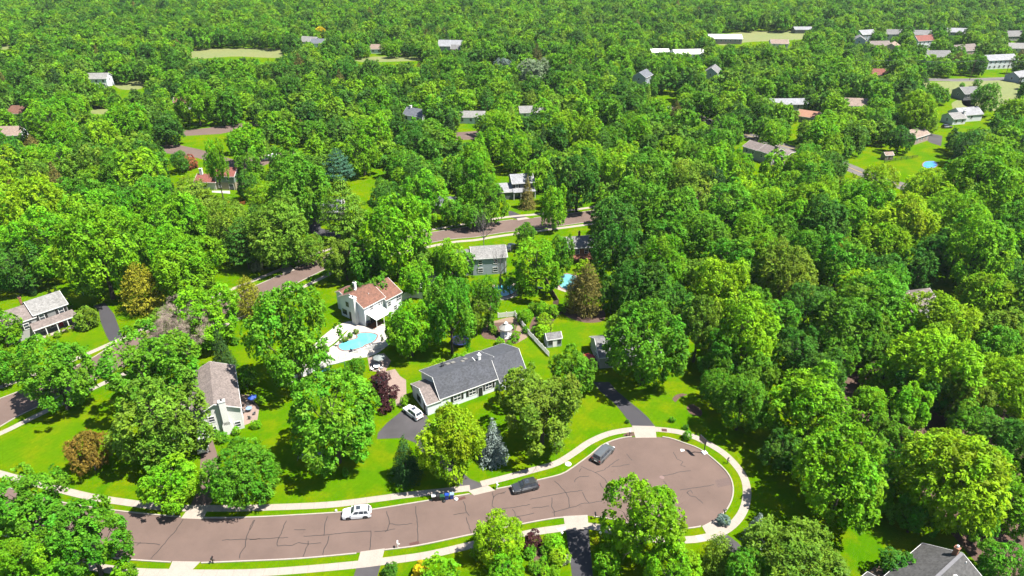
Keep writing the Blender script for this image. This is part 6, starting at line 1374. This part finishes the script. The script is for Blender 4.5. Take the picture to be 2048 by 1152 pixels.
for i, t in enumerate(TREES):
    f = t['f']; lod = 0 if t['px'] > 88 else 1 if t['px'] > 38 else 2
    if f in 'bh': lod = 0 if t['px'] > 30 else 1 if t['px'] > 14 else 2
    if f == 'd': lod = 0
    v = i % (4 if lod == 0 and f in 'mof' else 3 if f in 'moft' else 2)
    cm_, tm = proto(f, lod if f != 'h' else 0, v)
    nm, ph_, _ = FORM[f]
    r = bpy.data.objects.new(nm, None); C.objects.link(r); r.empty_display_size = .3
    if len(t['label'].replace('-', ' ').split()) > 16: t['label'] = t['label'].replace('round-crowned ', '').replace('open-crowned ', '').replace('mid-sized ', '')
    r['label'] = t['label']; r['category'] = {'broadleaf_tree': 'tree', 'pine_tree': 'pine', 'spruce_tree': 'spruce', 'juniper_tree': 'juniper', 'dead_tree': 'dead tree', 'clipped_shrub': 'shrub'}.get(nm, nm); r['group'] = GROUP[nm]
    r.location = (t['x'], t['y'], 0); rz = rg.uniform(0, 6.283); r.rotation_euler = (0, 0, rz)
    r.scale = (t['w'] * rg.uniform(.95, 1.05), t['w'] * rg.uniform(.95, 1.05), t['h'])
    if cm_:
        c_ = bpy.data.objects.new('crown', cm_); C.objects.link(c_); c_.parent = r
        col = TONE[t['t']][0]; b_ = rg.uniform(.86, 1.14); c_.color = (col[0] * b_ * rg.uniform(.88, 1.14), col[1] * b_, col[2] * b_, 1)
    if tm:
        k_ = bpy.data.objects.new('trunk', tm); C.objects.link(k_); k_.parent = r

# ------------------------------------------------------------------ the far wood: too many trees to count, one object of scattered trees
lib = bpy.data.collections.new('far_tree_kinds')
kinds = []
for v in range(5): kinds.append(broad('far_crown', 900 + v, 'tmmfm'[v] if v else 'm', 1800, .042, LEAF_FAR, .12))
for v in range(2): kinds.append(conifer('far_crown', 950 + v, 'sp'[v], 1300, .04, NEEDLE_FAR))
for v, me in enumerate(kinds):
    o = bpy.data.objects.new('far_kind_%02d' % v, me); lib.objects.link(o)
me = bpy.data.meshes.new('distant_woodland')
me.vertices.add(len(FAR)); me.vertices.foreach_set('co', np.array([(t['x'], t['y'], 0) for t in FAR], np.float32).ravel())
sc_ = me.attributes.new('tree_scale', 'FLOAT_VECTOR', 'POINT'); sc_.data.foreach_set('vector', np.array([(t['w'], t['w'], t['h']) for t in FAR], np.float32).ravel())
ro_ = me.attributes.new('tree_turn', 'FLOAT_VECTOR', 'POINT'); ro_.data.foreach_set('vector', np.array([(0, 0, rg.uniform(0, 6.28)) for t in FAR], np.float32).ravel())
ix_ = me.attributes.new('tree_kind', 'INT', 'POINT'); ix_.data.foreach_set('value', np.array([rg.randrange(5) if t['f'] in 'moft' else 5 + rg.randrange(2) for t in FAR], np.int32))
wood = bpy.data.objects.new('distant_woodland', me); C.objects.link(wood)
wood['kind'] = 'stuff'; wood['label'] = 'dense green woodland covering the land beyond the streets'; wood['category'] = 'woodland'
ng = bpy.data.node_groups.new('scatter_trees', 'GeometryNodeTree')
ng.interface.new_socket('Geometry', in_out='INPUT', socket_type='NodeSocketGeometry'); ng.interface.new_socket('Geometry', in_out='OUTPUT', socket_type='NodeSocketGeometry')
gi, go = ng.nodes.new('NodeGroupInput'), ng.nodes.new('NodeGroupOutput')
ci = ng.nodes.new('GeometryNodeCollectionInfo'); ci.inputs['Collection'].default_value = lib; ci.inputs['Separate Children'].default_value = True; ci.inputs['Reset Children'].default_value = True
mp_ = ng.nodes.new('GeometryNodeMeshToPoints'); ip = ng.nodes.new('GeometryNodeInstanceOnPoints'); ip.inputs['Pick Instance'].default_value = True
def named(n, ty): a = ng.nodes.new('GeometryNodeInputNamedAttribute'); a.data_type = ty; a.inputs['Name'].default_value = n; return a.outputs['Attribute']
ng.links.new(gi.outputs[0], mp_.inputs['Mesh']); ng.links.new(mp_.outputs[0], ip.inputs['Points']); ng.links.new(ci.outputs[0], ip.inputs['Instance'])
ng.links.new(named('tree_kind', 'INT'), ip.inputs['Instance Index']); ng.links.new(named('tree_scale', 'FLOAT_VECTOR'), ip.inputs['Scale'])
e2r = ng.nodes.new('FunctionNodeEulerToRotation'); ng.links.new(named('tree_turn', 'FLOAT_VECTOR'), e2r.inputs[0]); ng.links.new(e2r.outputs[0], ip.inputs['Rotation'])
ng.links.new(ip.outputs[0], go.inputs[0])
md = wood.modifiers.new('scatter', 'NODES'); md.node_group = ng
print('TREES', len(TREES), 'manual', n_man, 'FAR', len(FAR))

# ------------------------------------------------------------------ the air
hz = MB().box(-1500, 1500, -60, 1500, -1.0, 96.0)
hm_, nt_, b__ = nmat('air'); nt_.nodes.remove(b__)
vol = nd(nt_, 'ShaderNodeVolumePrincipled'); vol.inputs['Color'].default_value = (.80, .90, 1.0, 1); vol.inputs['Density'].default_value = HAZE; vol.inputs['Anisotropy'].default_value = .2
nt_.links.new(vol.outputs[0], nt_.nodes['Material Output'].inputs['Volume'])
ho = hz.build('haze', hm_); ho['kind'] = 'stuff'
